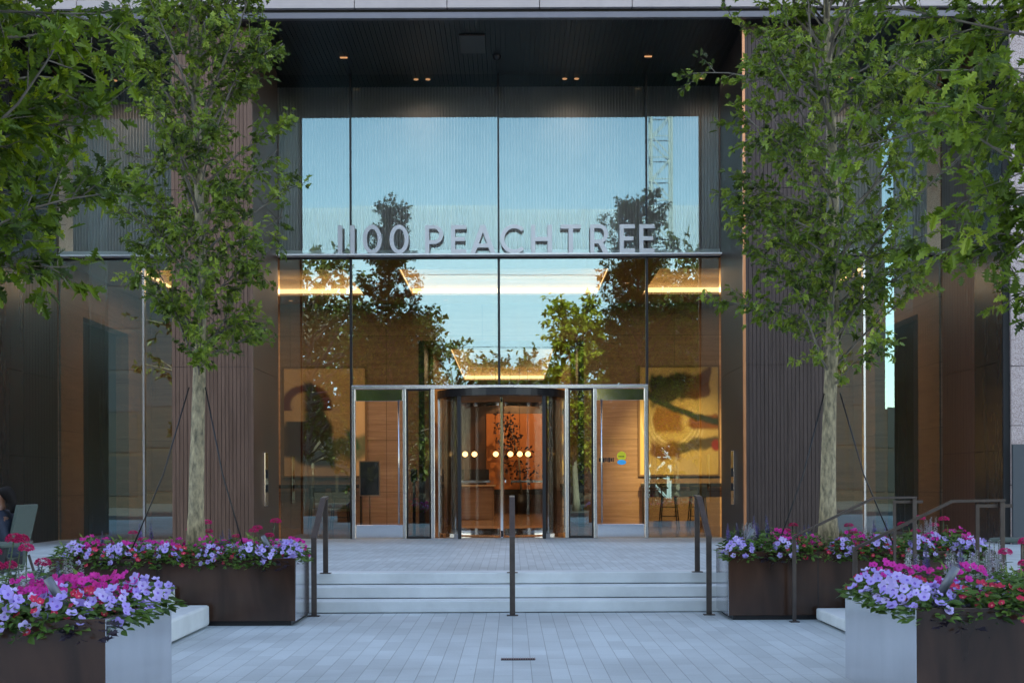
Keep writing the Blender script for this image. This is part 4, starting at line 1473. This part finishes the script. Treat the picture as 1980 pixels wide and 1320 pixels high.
# street trees across the road: seen in the facade glass
for i, (x, y, ht, R, sd, gold) in enumerate([(-10.5, -16, 12.5, 3.2, 41, 0), (-6.6, -30, 11, 3.2, 42, 0), (-12.5, -30, 13, 4, 43, 0), (9.6, -15, 12.5, 3.2, 44, 0),
                                             (10.2, -30, 14, 3.8, 45, 0), (3.9, -29, 12.6, 1.7, 46, 1), (-0.8, -44, 9.5, 3.2, 47, 0), (-15, -20, 13, 4, 48, 0), (14.5, -24, 15, 4, 49, 0), (-9.0, -36, 10.5, 4.4, 50, 0), (2.5, -50, 10.0, 4.0, 51, 0), (8.8, -38, 10.5, 4.4, 52, 0), (-4.2, -47, 9.5, 4.0, 53, 0)]):  # low trees listed last are added to darken the mirrored street
    tree('street_tree', ['leafy street tree across the road, mirrored in the entrance glass', 'yellow green sunlit street tree mirrored in the entrance glass'][gold], (x, y, -0.16), ht, 0.2, 2.6 if ht > 11 else 1.2,
         lambda q, R=R: R * (0.75 + 0.5 * min(1, q * 2.5) - 1.05 * max(0, q - 0.4)), 52, 10, 10, 0.34, OVAL, M['leafsunlit'] if gold else M['leafstreet'], M['bark2'], sd, up=(15, 55), thick=3.0,
         group=None if gold else 'street trees mirrored in the glass')

# opposite buildings and crane, mirrored in the glass
def block(x0, x1, y0, y1, h, lab, wall, glaz, nx, fl):
    OB = thing('office_block', lab, 'building', ((x0 + x1) / 2, y1, -0.15))
    MB().box(x0, x1, y0, y1, -0.15, h).build('wall', wall, OB)
    o = MB()
    w = (x1 - x0) / nx
    z = 0.8
    while z < h - fl * 0.6:
        for k in range(nx):
            o.box(x0 + w * k + 0.04 * w, x0 + w * (k + 1) - 0.04 * w, y1 + 0.01, y1 + 0.05, z, z + fl * 0.9)
        z += fl
    o.build('glazing', glaz, OB, weld=False)


block(-21, 18, -78, -64, 25.6, 'office block in pale sky haze colour across the street, mirrored in the entrance glass', pm('sky haze facade', (0.52, 0.64, 0.80), 0.5), pm('sky haze glazing', (0.48, 0.62, 0.80), 0.35), 20, 6.3)  # even pale blue stands in for hazy sky mirrored low in the glass
block(-56, 40, -61.5, -56.5, 7.5, 'low dark block added across the street to darken the reflection in the entrance doors', pm('dark block wall', (0.03, 0.025, 0.021), 0.8), pm('dark block glazing', (0.012, 0.014, 0.017), 0.3), 30, 3.6)  # added low block, keeps the reflection in the doors dark
block(-52, -24, -84, -62, 70, 'blue grey office tower across the street, mirrored left of the entrance', pm('blue grey facade', (0.022, 0.028, 0.038), 0.6), pm('blue glazing', (0.012, 0.018, 0.028), 0.35), 18, 3.6)
block(19.5, 31.9, -84, -62, 66, 'dark office tower across the street, added to darken the reflection right of the entrance', pm('dark facade', (0.022, 0.023, 0.026), 0.6), pm('grey glazing', (0.012, 0.015, 0.02), 0.35), 8, 3.6)  # added tower, widened to cover the bright strip mirrored in the right bay
TC = thing('tower_crane', 'lattice mast of a tower crane mirrored in the right of the glass', 'crane', (11.8, -54, 0))
o = MB()
for sx in (-0.8, 0.8):
    for sy in (-0.8, 0.8):
        o.box(11.8 + sx - 0.08, 11.8 + sx + 0.08, -54 + sy - 0.08, -54 + sy + 0.08, -0.15, 48)
for k in range(28):
    z = k * 1.7
    for sy in (-0.8, 0.8):
        s1 = 1 if k % 2 else -1
        o.bar((11.8 - 0.8 * s1, -54 + sy, z), (11.8 + 0.8 * s1, -54 + sy, z + 1.7), 0.09, 0.09)
        o.bar((11.0, -54 + sy, z), (12.6, -54 + sy, z), 0.08, 0.08)
o.build('mast', pm('crane steel', (0.42, 0.5, 0.55), 0.6), TC, weld=False)

# ------------------------------------------------------------------ bedding plants
def disc_flower(name, mat, r, lobes, cup, parent, pos, nrm, eye=None):
    mb = MB()
    vs = [(0, 0, -cup)]
    n = lobes * 4
    for i in range(n):
        t = 2 * pi * i / n
        rr = r * (0.80 + 0.20 * abs(cos(lobes * t / 2)))
        vs.append((rr * cos(t), rr * sin(t), 0.12 * r * cos(lobes * t)))
    m_in = len(vs)
    inner = [(x * 0.27, y * 0.27, -cup * 0.7) for x, y, z in vs[1:]]
    mb.v = vs + inner
    mb.f = [(0, m_in + i, m_in + (i + 1) % n) for i in range(n)] + [(m_in + i, 1 + i, 1 + (i + 1) % n, m_in + (i + 1) % n) for i in range(n)]
    if mat not in FM:
        FM[mat] = {}
    key = (round(r, 3), lobes)
    if key not in FM[mat]:
        me = bpy.data.meshes.new(name)
        me.from_pydata(mb.v, [], mb.f)
        me.polygons.foreach_set('use_smooth', [True] * len(mb.f))
        me.materials.append(M[mat])
        me.materials.append(M['eye_' + mat])
        me.polygons.foreach_set('material_index', [1] * n + [0] * n)
        FM[mat][key] = me
    o = bpy.data.objects.new(name, FM[mat][key])
    COL.objects.link(o)
    o.parent = parent
    o.location = pos
    o.rotation_euler = (Vector(nrm).to_track_quat('Z', 'Y') @ Euler((0, 0, random.uniform(0, 6.3))).to_quaternion()).to_euler()
    k_ = random.uniform(0.72, 1.15)
    o.scale = (k_, k_ * random.uniform(0.8, 1.0), k_ * random.uniform(0.7, 1.6))
    return o


FM = {}


def mound(rad, hgt, n, size, mat, shape=OVAL, wid=1.0, spill=0.0):
    mb = MB()
    for i in range(n):
        a = random.uniform(0, 2 * pi)
        rr = rad * sqrt(random.random())
        z = hgt * (1 - (rr / rad) ** 2) * random.uniform(0.45, 1.0) - spill * (rr / rad) ** 2 * max(0, -sin(a))
        d_ = Vector((cos(a) + random.gauss(0, 0.4), sin(a) + random.gauss(0, 0.4), random.uniform(-0.35, 0.5)))
        add_leaf(mb, Vector((rr * cos(a), rr * sin(a), z)), d_, Vector((random.gauss(0, .4), random.gauss(0, .4) - 0.3, 1)), size * random.uniform(0.6, 1.2), shape,
                 min(1, max(0, random.gauss(0.5, 0.25))), wid=wid)
    return mb


def proto_petunia(mat, nfl, r, rad=0.15, hgt=0.13, lobes=5):
    root = thing('petunia_plant', 'x', 'flowering plant')
    mound(rad * 1.15, hgt * 1.25, 130, 0.07, 'herb', spill=0.05).build('foliage', M['herb'], root, weld=False)
    pts = []
    tries = 0
    while len(pts) < nfl and tries < 500:
        tries += 1
        a = random.uniform(pi * 0.85, 2.15 * pi) if random.random() < 0.72 else random.uniform(0, 2 * pi)
        rr = rad * 1.15 * sqrt(random.uniform(0.05, 1))
        z = hgt * (1.4 - 0.9 * (rr / rad) ** 2) + 0.02 - 0.05 * max(0, -sin(a)) * (rr / rad) ** 2
        p = Vector((rr * cos(a), rr * sin(a), z))
        if any((p - q).length < r * 1.25 for q in pts):
            continue
        pts.append(p)
        nrm = Vector((cos(a) * 0.5 * rr / rad + random.gauss(0, 0.2), sin(a) * 0.6 * rr / rad - 0.5 + random.gauss(0, 0.4), 0.6))
        disc_flower('flower', mat, r, lobes, 0.012, root, p, nrm)
    return root


def proto_zinnia(mat, hs):
    root = thing('zinnia_plant', 'x', 'flowering plant')
    mb = MB()
    fol = MB()
    for (x, y, h) in hs:
        mb.tube([(x * 0.4, y * 0.4, 0), (x * 0.8, y * 0.8, h * 0.6), (x, y, h)], 0.0045, 5)
        for k in range(7):
            a = random.uniform(0, 6.3)
            add_leaf(fol, Vector((x * 0.8, y * 0.8, h * random.uniform(0.1, 0.8))), Vector((cos(a), sin(a), 0.25)), Vector((0, 0, 1)), 0.07, OVAL, random.uniform(0.3, 0.9))
    mb.build('stem', M['stem'], root)
    fol.build('foliage', M['herb'], root, weld=False)
    for (x, y, h) in hs:
        r = random.uniform(0.046, 0.054)
        fl = MB()
        npet = 54
        for k in range(npet):
            zz = 1 - 1.45 * (k + 0.5) / npet
            ph_ = k * 2.39996
            q_ = sqrt(max(0, 1 - zz * zz))
            dr = Vector((cos(ph_) * q_, sin(ph_) * q_, zz * 0.8))
            tg = Vector((cos(ph_), sin(ph_), -0.25 - 0.5 * q_))
            sd = Vector((-sin(ph_), cos(ph_), 0)) * r * 0.26
            c0 = Vector((x, y, h)) + dr * r * 0.72
            fl.add([tuple(c0 - dr * r * 0.2), tuple(c0 + dr * r * 0.22 + tg * r * 0.1 - sd), tuple(c0 + dr * r * 0.2 + tg * r * 0.34), tuple(c0 + dr * r * 0.22 + tg * r * 0.1 + sd)], [(0, 1, 2, 3)])
        fl.build('flower', M[mat], root, weld=False)
    return root


def proto_salvia(mat, n, hgt, spread):
    root = thing('salvia_plant', 'x', 'flowering plant')
    mound(spread * 1.2, hgt * 0.55, 46, 0.055, 'herb', wid=0.6).build('foliage', M['herb'], root, weld=False)
    for i in range(n):
        a = random.uniform(0, 6.3)
        rr = spread * sqrt(random.random())
        h = hgt * random.uniform(0.8, 1.15)
        x, y = rr * cos(a), rr * sin(a)
        lx, ly = random.gauss(0, 0.02), random.gauss(0, 0.02)
        sp = MB()
        sp.tube([(x, y, 0.02), (x + lx, y + ly, h)], 0.003, 4, mi=1)
        z = h * 0.5
        while z < h:
            f_ = (z - h * 0.5) / (h * 0.5)
            for k in range(5):
                b_ = random.uniform(0, 6.3)
                w = 0.021 * (1.15 - 0.75 * f_)
                cx, cy = x + lx * z / h, y + ly * z / h
                c_ = Vector((cos(b_), sin(b_), 0.3))
                p = Vector((cx, cy, z))
                sd = Vector((-sin(b_), cos(b_), 0)) * w * 0.5
                sp.add([tuple(p), tuple(p + c_ * w - sd), tuple(p + c_ * w * 1.5), tuple(p + c_ * w + sd)], [(0, 1, 2, 3)], 0)
            z += 0.009
        sp.build('flower_spike', [M[mat], M['stem']], root, weld=False)
    return root


def proto_plain(name, mat, rad, hgt, n, size, shape=OVAL, wid=1.0, spill=0.0):
    root = thing(name, 'x', 'plant')
    mound(rad, hgt, n, size, mat, shape, wid, spill).build('foliage', M[mat], root, weld=False)
    return root


random.seed(77)
PROTO = {
    'lav': [proto_petunia('lavender', 18, 0.037), proto_petunia('lavender', 13, 0.038), proto_petunia('lavender', 21, 0.036)],
    'red': [proto_petunia('red', 11, 0.027, hgt=0.12), proto_petunia('red', 8, 0.029, hgt=0.11)],
    'mag': [proto_petunia('magenta', 34, 0.024, rad=0.16, hgt=0.17), proto_petunia('magenta', 28, 0.026, rad=0.16, hgt=0.16)],
    'zin': [proto_zinnia('pinkred', [(0.0, 0, 0.44), (0.10, 0.05, 0.33)]), proto_zinnia('pinkred', [(-0.05, 0.0, 0.38), (0.08, -0.05, 0.29), (0.12, 0.1, 0.46)])],
    'salw': [proto_salvia('white', 5, 0.33, 0.10), proto_salvia('white', 4, 0.29, 0.09)],
    'salv': [proto_salvia('violet', 4, 0.32, 0.11)],
    'vine': [proto_plain('sweet_potato_vine', 'herbdark', 0.15, 0.07, 60, 0.085, OAKS, 1.0, 0.10)],
    'green': [proto_plain('bedding_plant', 'herb', 0.18, 0.22, 140, 0.065, spill=0.05), proto_plain('bedding_plant', 'herb', 0.18, 0.26, 130, 0.08, OVAL, 0.7)],
    'silver': [proto_plain('dusty_miller', 'herbgrey', 0.17, 0.30, 130, 0.08, OAKS)],
}
USED = set()
WHERE = {'LF': 'in the planter left of the front steps', 'LN': 'in the near left planter', 'RF': 'in the planter right of the front steps', 'RN': 'in the near right planter'}
LOOK = {'lav': ('lavender petunia in full bloom', 'petunia'), 'red': ('low green plant with small red flowers', 'flowering plant'), 'mag': ('plant covered in magenta flowers', 'flowering plant'),
        'zin': ('tall crimson zinnia', 'zinnia'), 'salw': ('white salvia with upright flower spikes', 'salvia'), 'salv': ('violet salvia with upright flower spikes', 'salvia'),
        'vine': ('dark purple leaved sweet potato vine', 'vine'), 'green': ('plain green bedding plant', 'bedding plant'), 'silver': ('silvery grey leaved bedding plant', 'bedding plant')}
NAMES = {'mag': 'magenta_flower_plant', 'red': 'red_flower_plant'}


def plant(kind, x, y, z, pl, sc=1.0, rz=None):
    v = random.randrange(len(PROTO[kind]))
    p = PROTO[kind][v]
    if (kind, v) in USED:
        o = copy_tree(p)
    else:
        o = p
        USED.add((kind, v))
    if kind in NAMES:
        o.name = NAMES[kind]
    o.location = (x, y, z)
    o.rotation_euler = (0, 0, random.uniform(-0.5, 0.5) if rz is None else rz)
    o.scale = (sc, sc, sc * random.uniform(0.9, 1.12) * (0.74 if kind == 'zin' and pl in ('LF', 'RF') else 1.0))
    tag(o, LOOK[kind][0] + ' ' + WHERE[pl], LOOK[kind][1], LOOK[kind][0] + ' ' + WHERE[pl])


def fill(pl, rows, seed, xr=None):
    """rows: list of (depth fraction, [kinds along x])"""
    random.seed(seed)
    x0, x1, y0, y1, h = PL[pl]
    if xr:
        x0, x1 = xr
    for fy, kinds in rows:
        n = len(kinds)
        for i, k in enumerate(kinds):
            if k == '-':
                continue
            x = x0 + 0.1 + (x1 - x0 - 0.2) * (i + 0.5 + random.uniform(-0.18, 0.18)) / n
            y = y0 + 0.07 + (y1 - y0 - 0.14) * fy + random.uniform(-0.03, 0.03)
            plant(k, x, y, h - 0.055, pl, random.uniform(0.9, 1.12))


fill('LF', [(0.03, 'green lav red lav lav red green lav red green lav red green lav lav vine'.split()),
            (0.25, 'lav mag green red mag green lav mag red green mag green lav mag green red lav'.split()),
            (0.52, 'green mag green zin mag green mag zin green mag zin green mag lav'.split()),
            (0.85, 'green salv green salv green green zin green salv green zin green mag'.split())], 3)
fill('RF', [(0.04, 'lav green vine lav red green red lav green red lav red green lav red green lav lav'.split()),
            (0.36, 'lav salw green mag green mag green red mag green lav red green mag lav green mag'.split()),
            (0.70, 'salv salw salv mag zin green mag green zin salw mag green zin salw salw green mag'.split()),
            (0.95, 'green salv green green salv green green green salv green green zin green'.split())], 4)
fill('LN', [(0.02, 'green lav green lav lav red lav vine'.split()),
            (0.20, 'lav mag green lav mag lav red lav'.split()),
            (0.40, 'mag green red mag mag mag red lav'.split()),
            (0.60, 'zin green salw mag mag mag mag lav'.split()),
            (0.78, 'zin silver green salv mag mag mag lav'.split()),
            (0.96, 'zin zin silver salw green green green lav'.split())], 5, (-3.78, -2.36))
fill('LN', [(0.1, 'lav green red'.split()), (0.5, 'mag zin green'.split()), (0.9, 'silver zin silver'.split())], 15, (-5.2, -3.8))
fill('RN', [(0.02, 'lav vine green red green red red'.split()),
            (0.20, 'lav lav red red green green mag'.split()),
            (0.38, 'lav red lav mag lav green mag'.split()),
            (0.56, 'lav red mag green salw green mag'.split()),
            (0.76, 'lav mag mag salw salv salw zin'.split()),
            (0.96, 'red mag salw salv salw silver salw'.split())], 6, (2.40, 3.72))
fill('RN', [(0.1, 'lav green red lav'.split()), (0.5, 'mag zin green salw'.split()), (0.9, 'silver zin salv salw'.split())], 16, (3.75, 5.4))
for ps in PROTO.values():
    for i, p in enumerate(ps):
        if p['label'] == 'x':
            for ch in list(p.children):
                bpy.data.objects.remove(ch)
            bpy.data.objects.remove(p)

# planter spotlights: slim grey cylinders on stakes
for x, y, z, tilt, lab in ((-2.80, 8.35, 0.78, -0.45, 'slim grey garden spotlight among the petunias of the near left planter'),
                           (2.72, 8.5, 0.82, 0.45, 'slim grey garden spotlight among the flowers of the near right planter'),
                           (-2.62, 14.55, 0.80, -0.45, 'slim grey garden spotlight in the planter left of the front steps'),
                           (2.6, 14.92, 0.83, 0.35, 'slim grey garden spotlight in the planter right of the front steps')):
    L_ = thing('garden_spotlight', lab, 'spotlight', (x, y, z))
    a = Vector((sin(tilt), -0.25, cos(tilt))).normalized()
    p = Vector((x, y, z))
    MB().tube([p - a * 0.03, p + a * 0.17], 0.028, 14).build('housing', pm('grey aluminium', (0.13, 0.14, 0.165), 0.5, 0.3), L_)
    MB().tube([p - a * 0.05, (x, y, z - 0.12)], 0.008, 6).build('stake', M['black'], L_)


# ------------------------------------------------------------------ terrace seats and the seated person
def lounge_chair(loc, rz, lab):
    c = thing('lounge_chair', lab, 'lounge chair', (0, 0, 0))
    # faces -x; sling seat and tall raked back
    s1 = MB().prism([(-0.45, 0.37), (0.10, 0.30), (0.10, 0.322), (-0.45, 0.395)], 'y', -0.27, 0.27)
    s1.build('seat', M['sling'], c, bevel=0.004)
    s2 = MB().add([(0.08, -0.25, 0.33), (0.08, 0.25, 0.33), (0.21, 0.25, 0.91), (0.21, -0.25, 0.91), (0.105, -0.25, 0.325), (0.105, 0.25, 0.325), (0.235, 0.25, 0.905), (0.235, -0.25, 0.905)],
                  [(0, 1, 2, 3), (7, 6, 5, 4), (0, 4, 5, 1), (1, 5, 6, 2), (2, 6, 7, 3), (3, 7, 4, 0)])
    s2.build('backrest', M['sling'], c, bevel=0.004)
    for sy in (-1, 1):
        MB().tube([(-0.44, sy * 0.28, 0.40), (-0.48, sy * 0.30, 0.005)], 0.014, 8).build('leg', M['rail'], c)
        MB().tube([(0.13, sy * 0.28, 0.44), (0.26, sy * 0.30, 0.005)], 0.014, 8).build('leg', M['rail'], c)
        MB().tube([(-0.44, sy * 0.28, 0.40), (-0.3, sy * 0.30, 0.54), (0.17, sy * 0.29, 0.56)], 0.014, 8).build('armrest', M['rail'], c)
    c.location = loc
    c.rotation_euler = (0, 0, rz)
    return c


lounge_chair((-4.62, 12.2, H + 0.001), 0.0, 'pale sling lounge chair with the seated person, left of the planters')

for (tx, ty, th, lab) in ((-4.35, 11.3, 0.60, 'low pale round table behind the near left flower planter'), (4.72, 12.4, 0.56, 'low pale round table on the terrace past the right handrails')):
    tb = thing('side_table', lab, 'table', (tx, ty, H))
    MB().lathe([(0.0, th), (0.30, th), (0.305, th - 0.015), (0.30, th - 0.03), (0.0, th - 0.03)], (tx, ty, H), 28).build('table_top', M['sling'], tb)
    MB().lathe([(0.03, th - 0.031), (0.03, 0.03), (0.18, 0.02), (0.19, 0.003), (0, 0.003)], (tx, ty, H), 20).build('pedestal', M['rail'], tb)


def skin(name, verts, edges, mat, parent=None, sub=2, root=0):
    me = bpy.data.meshes.new(name)
    o0 = wloc(parent) if parent else Vector()
    me.from_pydata([tuple(Vector(v[:3]) - o0) for v in verts], edges, [])
    me.materials.append(mat)
    o = bpy.data.objects.new(name, me)
    COL.objects.link(o)
    if parent:
        o.parent = parent
    sk = o.modifiers.new('skin', 'SKIN')
    sk.use_smooth_shade = True
    ly = me.skin_vertices[0] if me.skin_vertices else None
    if ly is None:
        bm = bmesh.new()
        bm.from_mesh(me)
        bm.verts.layers.skin.verify()
        bm.to_mesh(me)
        bm.free()
        ly = me.skin_vertices[0]
    for i, v in enumerate(verts):
        r = v[3]
        ly.data[i].radius = r if isinstance(r, tuple) else (r, r)
        ly.data[i].use_root = (i == root)
    sb = o.modifiers.new('sub', 'SUBSURF')
    sb.levels = sb.render_levels = sub
    return o


PX, PY = -4.56, 12.10
PZ0 = H + 0.39
PP = thing('person', 'seated person with dark tied hair and navy top, leaning over a phone', 'person', (PX, PY, H))
# one body: pelvis, spine, neck, head, arms, legs (faces -x)
bv = [
    (PX + 0.02, PY, PZ0 + 0.03, (0.15, 0.12)),        # 0 pelvis
    (PX + 0.01, PY, PZ0 + 0.22, (0.14, 0.11)),        # 1 waist
    (PX - 0.03, PY, PZ0 + 0.40, (0.16, 0.12)),        # 2 chest
    (PX - 0.05, PY, PZ0 + 0.46, (0.07, 0.07)),        # 3 neck base
    (PX - 0.06, PY, PZ0 + 0.51, (0.052, 0.052)),      # 4 neck
    (PX - 0.07, PY, PZ0 + 0.575, (0.085, 0.075)),      # 5 skull low
    (PX - 0.06, PY, PZ0 + 0.645, (0.088, 0.078)),     # 6 skull
]
be = [(0, 1), (1, 2), (2, 3), (3, 4), (4, 5), (5, 6)]
for sy in (-1, 1):
    b0 = len(bv)
    bv += [(PX - 0.06, PY + sy * 0.19, PZ0 + 0.40, 0.065), (PX - 0.065, PY + sy * 0.235, PZ0 + 0.31, 0.052), (PX - 0.075, PY + sy * 0.25, PZ0 + 0.20, 0.043),
           (PX - 0.24, PY + sy * 0.17, PZ0 + 0.24, 0.038), (PX - 0.35, PY + sy * 0.09, PZ0 + 0.25, 0.028), (PX - 0.40, PY + sy * 0.06, PZ0 + 0.26, (0.030, 0.018))]
    be += [(2, b0)] + [(b0 + i, b0 + i + 1) for i in range(5)]
    b1 = len(bv)
    bv += [(PX - 0.05, PY + sy * 0.10, PZ0 + 0.03, 0.095), (PX - 0.40, PY + sy * 0.13, PZ0 + 0.06, 0.07), (PX - 0.45, PY + sy * 0.13, PZ0 - 0.02, 0.06),
           (PX - 0.42, PY + sy * 0.13, PZ0 - 0.30, 0.042), (PX - 0.44, PY + sy * 0.13, H + 0.045, 0.036), (PX - 0.58, PY + sy * 0.14, H + 0.035, (0.04, 0.03))]
    be += [(0, b1)] + [(b1 + i, b1 + i + 1) for i in range(5)]
    # fingers curled round the phone
    hnd = b0 + 5
    for k in range(4):
        f0 = len(bv)
        bv += [(PX - 0.435 - 0.004 * k, PY + sy * 0.045, PZ0 + 0.225 + 0.020 * k, 0.009), (PX - 0.455, PY + sy * 0.018, PZ0 + 0.225 + 0.020 * k, 0.008)]
        be += [(hnd, f0), (f0, f0 + 1)]
    f0 = len(bv)
    bv += [(PX - 0.405, PY + sy * 0.025, PZ0 + 0.30, 0.010), (PX - 0.42, PY + sy * 0.008, PZ0 + 0.33, 0.008)]
    be += [(hnd, f0), (f0, f0 + 1)]
body = skin('body', bv, be, M['skin'], PP)
# face details
hc = Vector((PX - 0.07, PY, PZ0 + 0.61))
fc = MB()
fc.tube([hc + Vector((-0.075, 0, 0.0)), hc + Vector((-0.105, 0, -0.028)), hc + Vector((-0.088, 0, -0.04))], [0.010, 0.016, 0.010], 8)
fc.build('nose', M['skin'], PP)
for sy in (-1, 1):
    MB().lathe([(0.001, -0.012), (0.010, -0.006), (0.012, 0), (0.010, 0.006), (0.001, 0.012)], tuple(hc + Vector((-0.076, sy * 0.032, 0.005))), 10).build('eye', M['white'], PP)
    MB().tube([hc + Vector((0.0, sy * 0.078, -0.02)), hc + Vector((0.012, sy * 0.088, 0.0)), hc + Vector((0.0, sy * 0.078, 0.025))], [0.008, 0.013, 0.010], 8).build('ear', M['skin'], PP)
MB().tube([hc + Vector((-0.082, -0.025, -0.065)), hc + Vector((-0.092, 0, -0.066)), hc + Vector((-0.082, 0.025, -0.065))], [0.005, 0.009, 0.005], 8).build('mouth', pm('lips', (0.20, 0.06, 0.05), 0.5), PP)
# hair: cap with bun and a loose tail
hv = [(PX - 0.04, PY, PZ0 + 0.58, 0.075), (PX - 0.03, PY, PZ0 + 0.635, 0.098), (PX - 0.055, PY, PZ0 + 0.685, 0.082), (PX + 0.035, PY, PZ0 + 0.60, 0.07), (PX + 0.065, PY, PZ0 + 0.54, 0.045), (PX + 0.08, PY - 0.03, PZ0 + 0.44, 0.025)]
skin('hair', hv, [(0, 1), (1, 2), (1, 3), (3, 4), (4, 5)], M['hair'], PP, root=1)
tv = [(PX + 0.02, PY, PZ0 + 0.04, (0.175, 0.145)), (PX + 0.01, PY, PZ0 + 0.22, (0.165, 0.14)), (PX - 0.03, PY, PZ0 + 0.39, (0.175, 0.145)), (PX - 0.05, PY, PZ0 + 0.455, (0.085, 0.085))]
te = [(0, 1), (1, 2), (2, 3)]
for sy in (-1, 1):
    b0 = len(tv)
    tv += [(PX - 0.055, PY + sy * 0.195, PZ0 + 0.40, 0.092), (PX - 0.068, PY + sy * 0.24, PZ0 + 0.27, 0.082)]
    te += [(2, b0), (b0, b0 + 1)]
skin('top', tv, te, M['navy'], PP, root=1)
lv_ = [(PX + 0.02, PY, PZ0 + 0.02, (0.17, 0.13))]
le = []
for sy in (-1, 1):
    b0 = len(lv_)
    lv_ += [(PX - 0.05, PY + sy * 0.10, PZ0 + 0.03, 0.108), (PX - 0.40, PY + sy * 0.13, PZ0 + 0.06, 0.084), (PX - 0.45, PY + sy * 0.13, PZ0 - 0.02, 0.074), (PX - 0.42, PY + sy * 0.13, PZ0 - 0.28, 0.056)]
    le += [(0, b0), (b0, b0 + 1), (b0 + 1, b0 + 2), (b0 + 2, b0 + 3)]
skin('trousers', lv_, le, M['denim'], PP)
ph = MB().box(PX - 0.452, PX - 0.444, PY - 0.036, PY + 0.036, PZ0 + 0.2, PZ0 + 0.35).build('phone', M['black'])
tag(ph, 'black phone held in both hands by the seated person', 'phone')
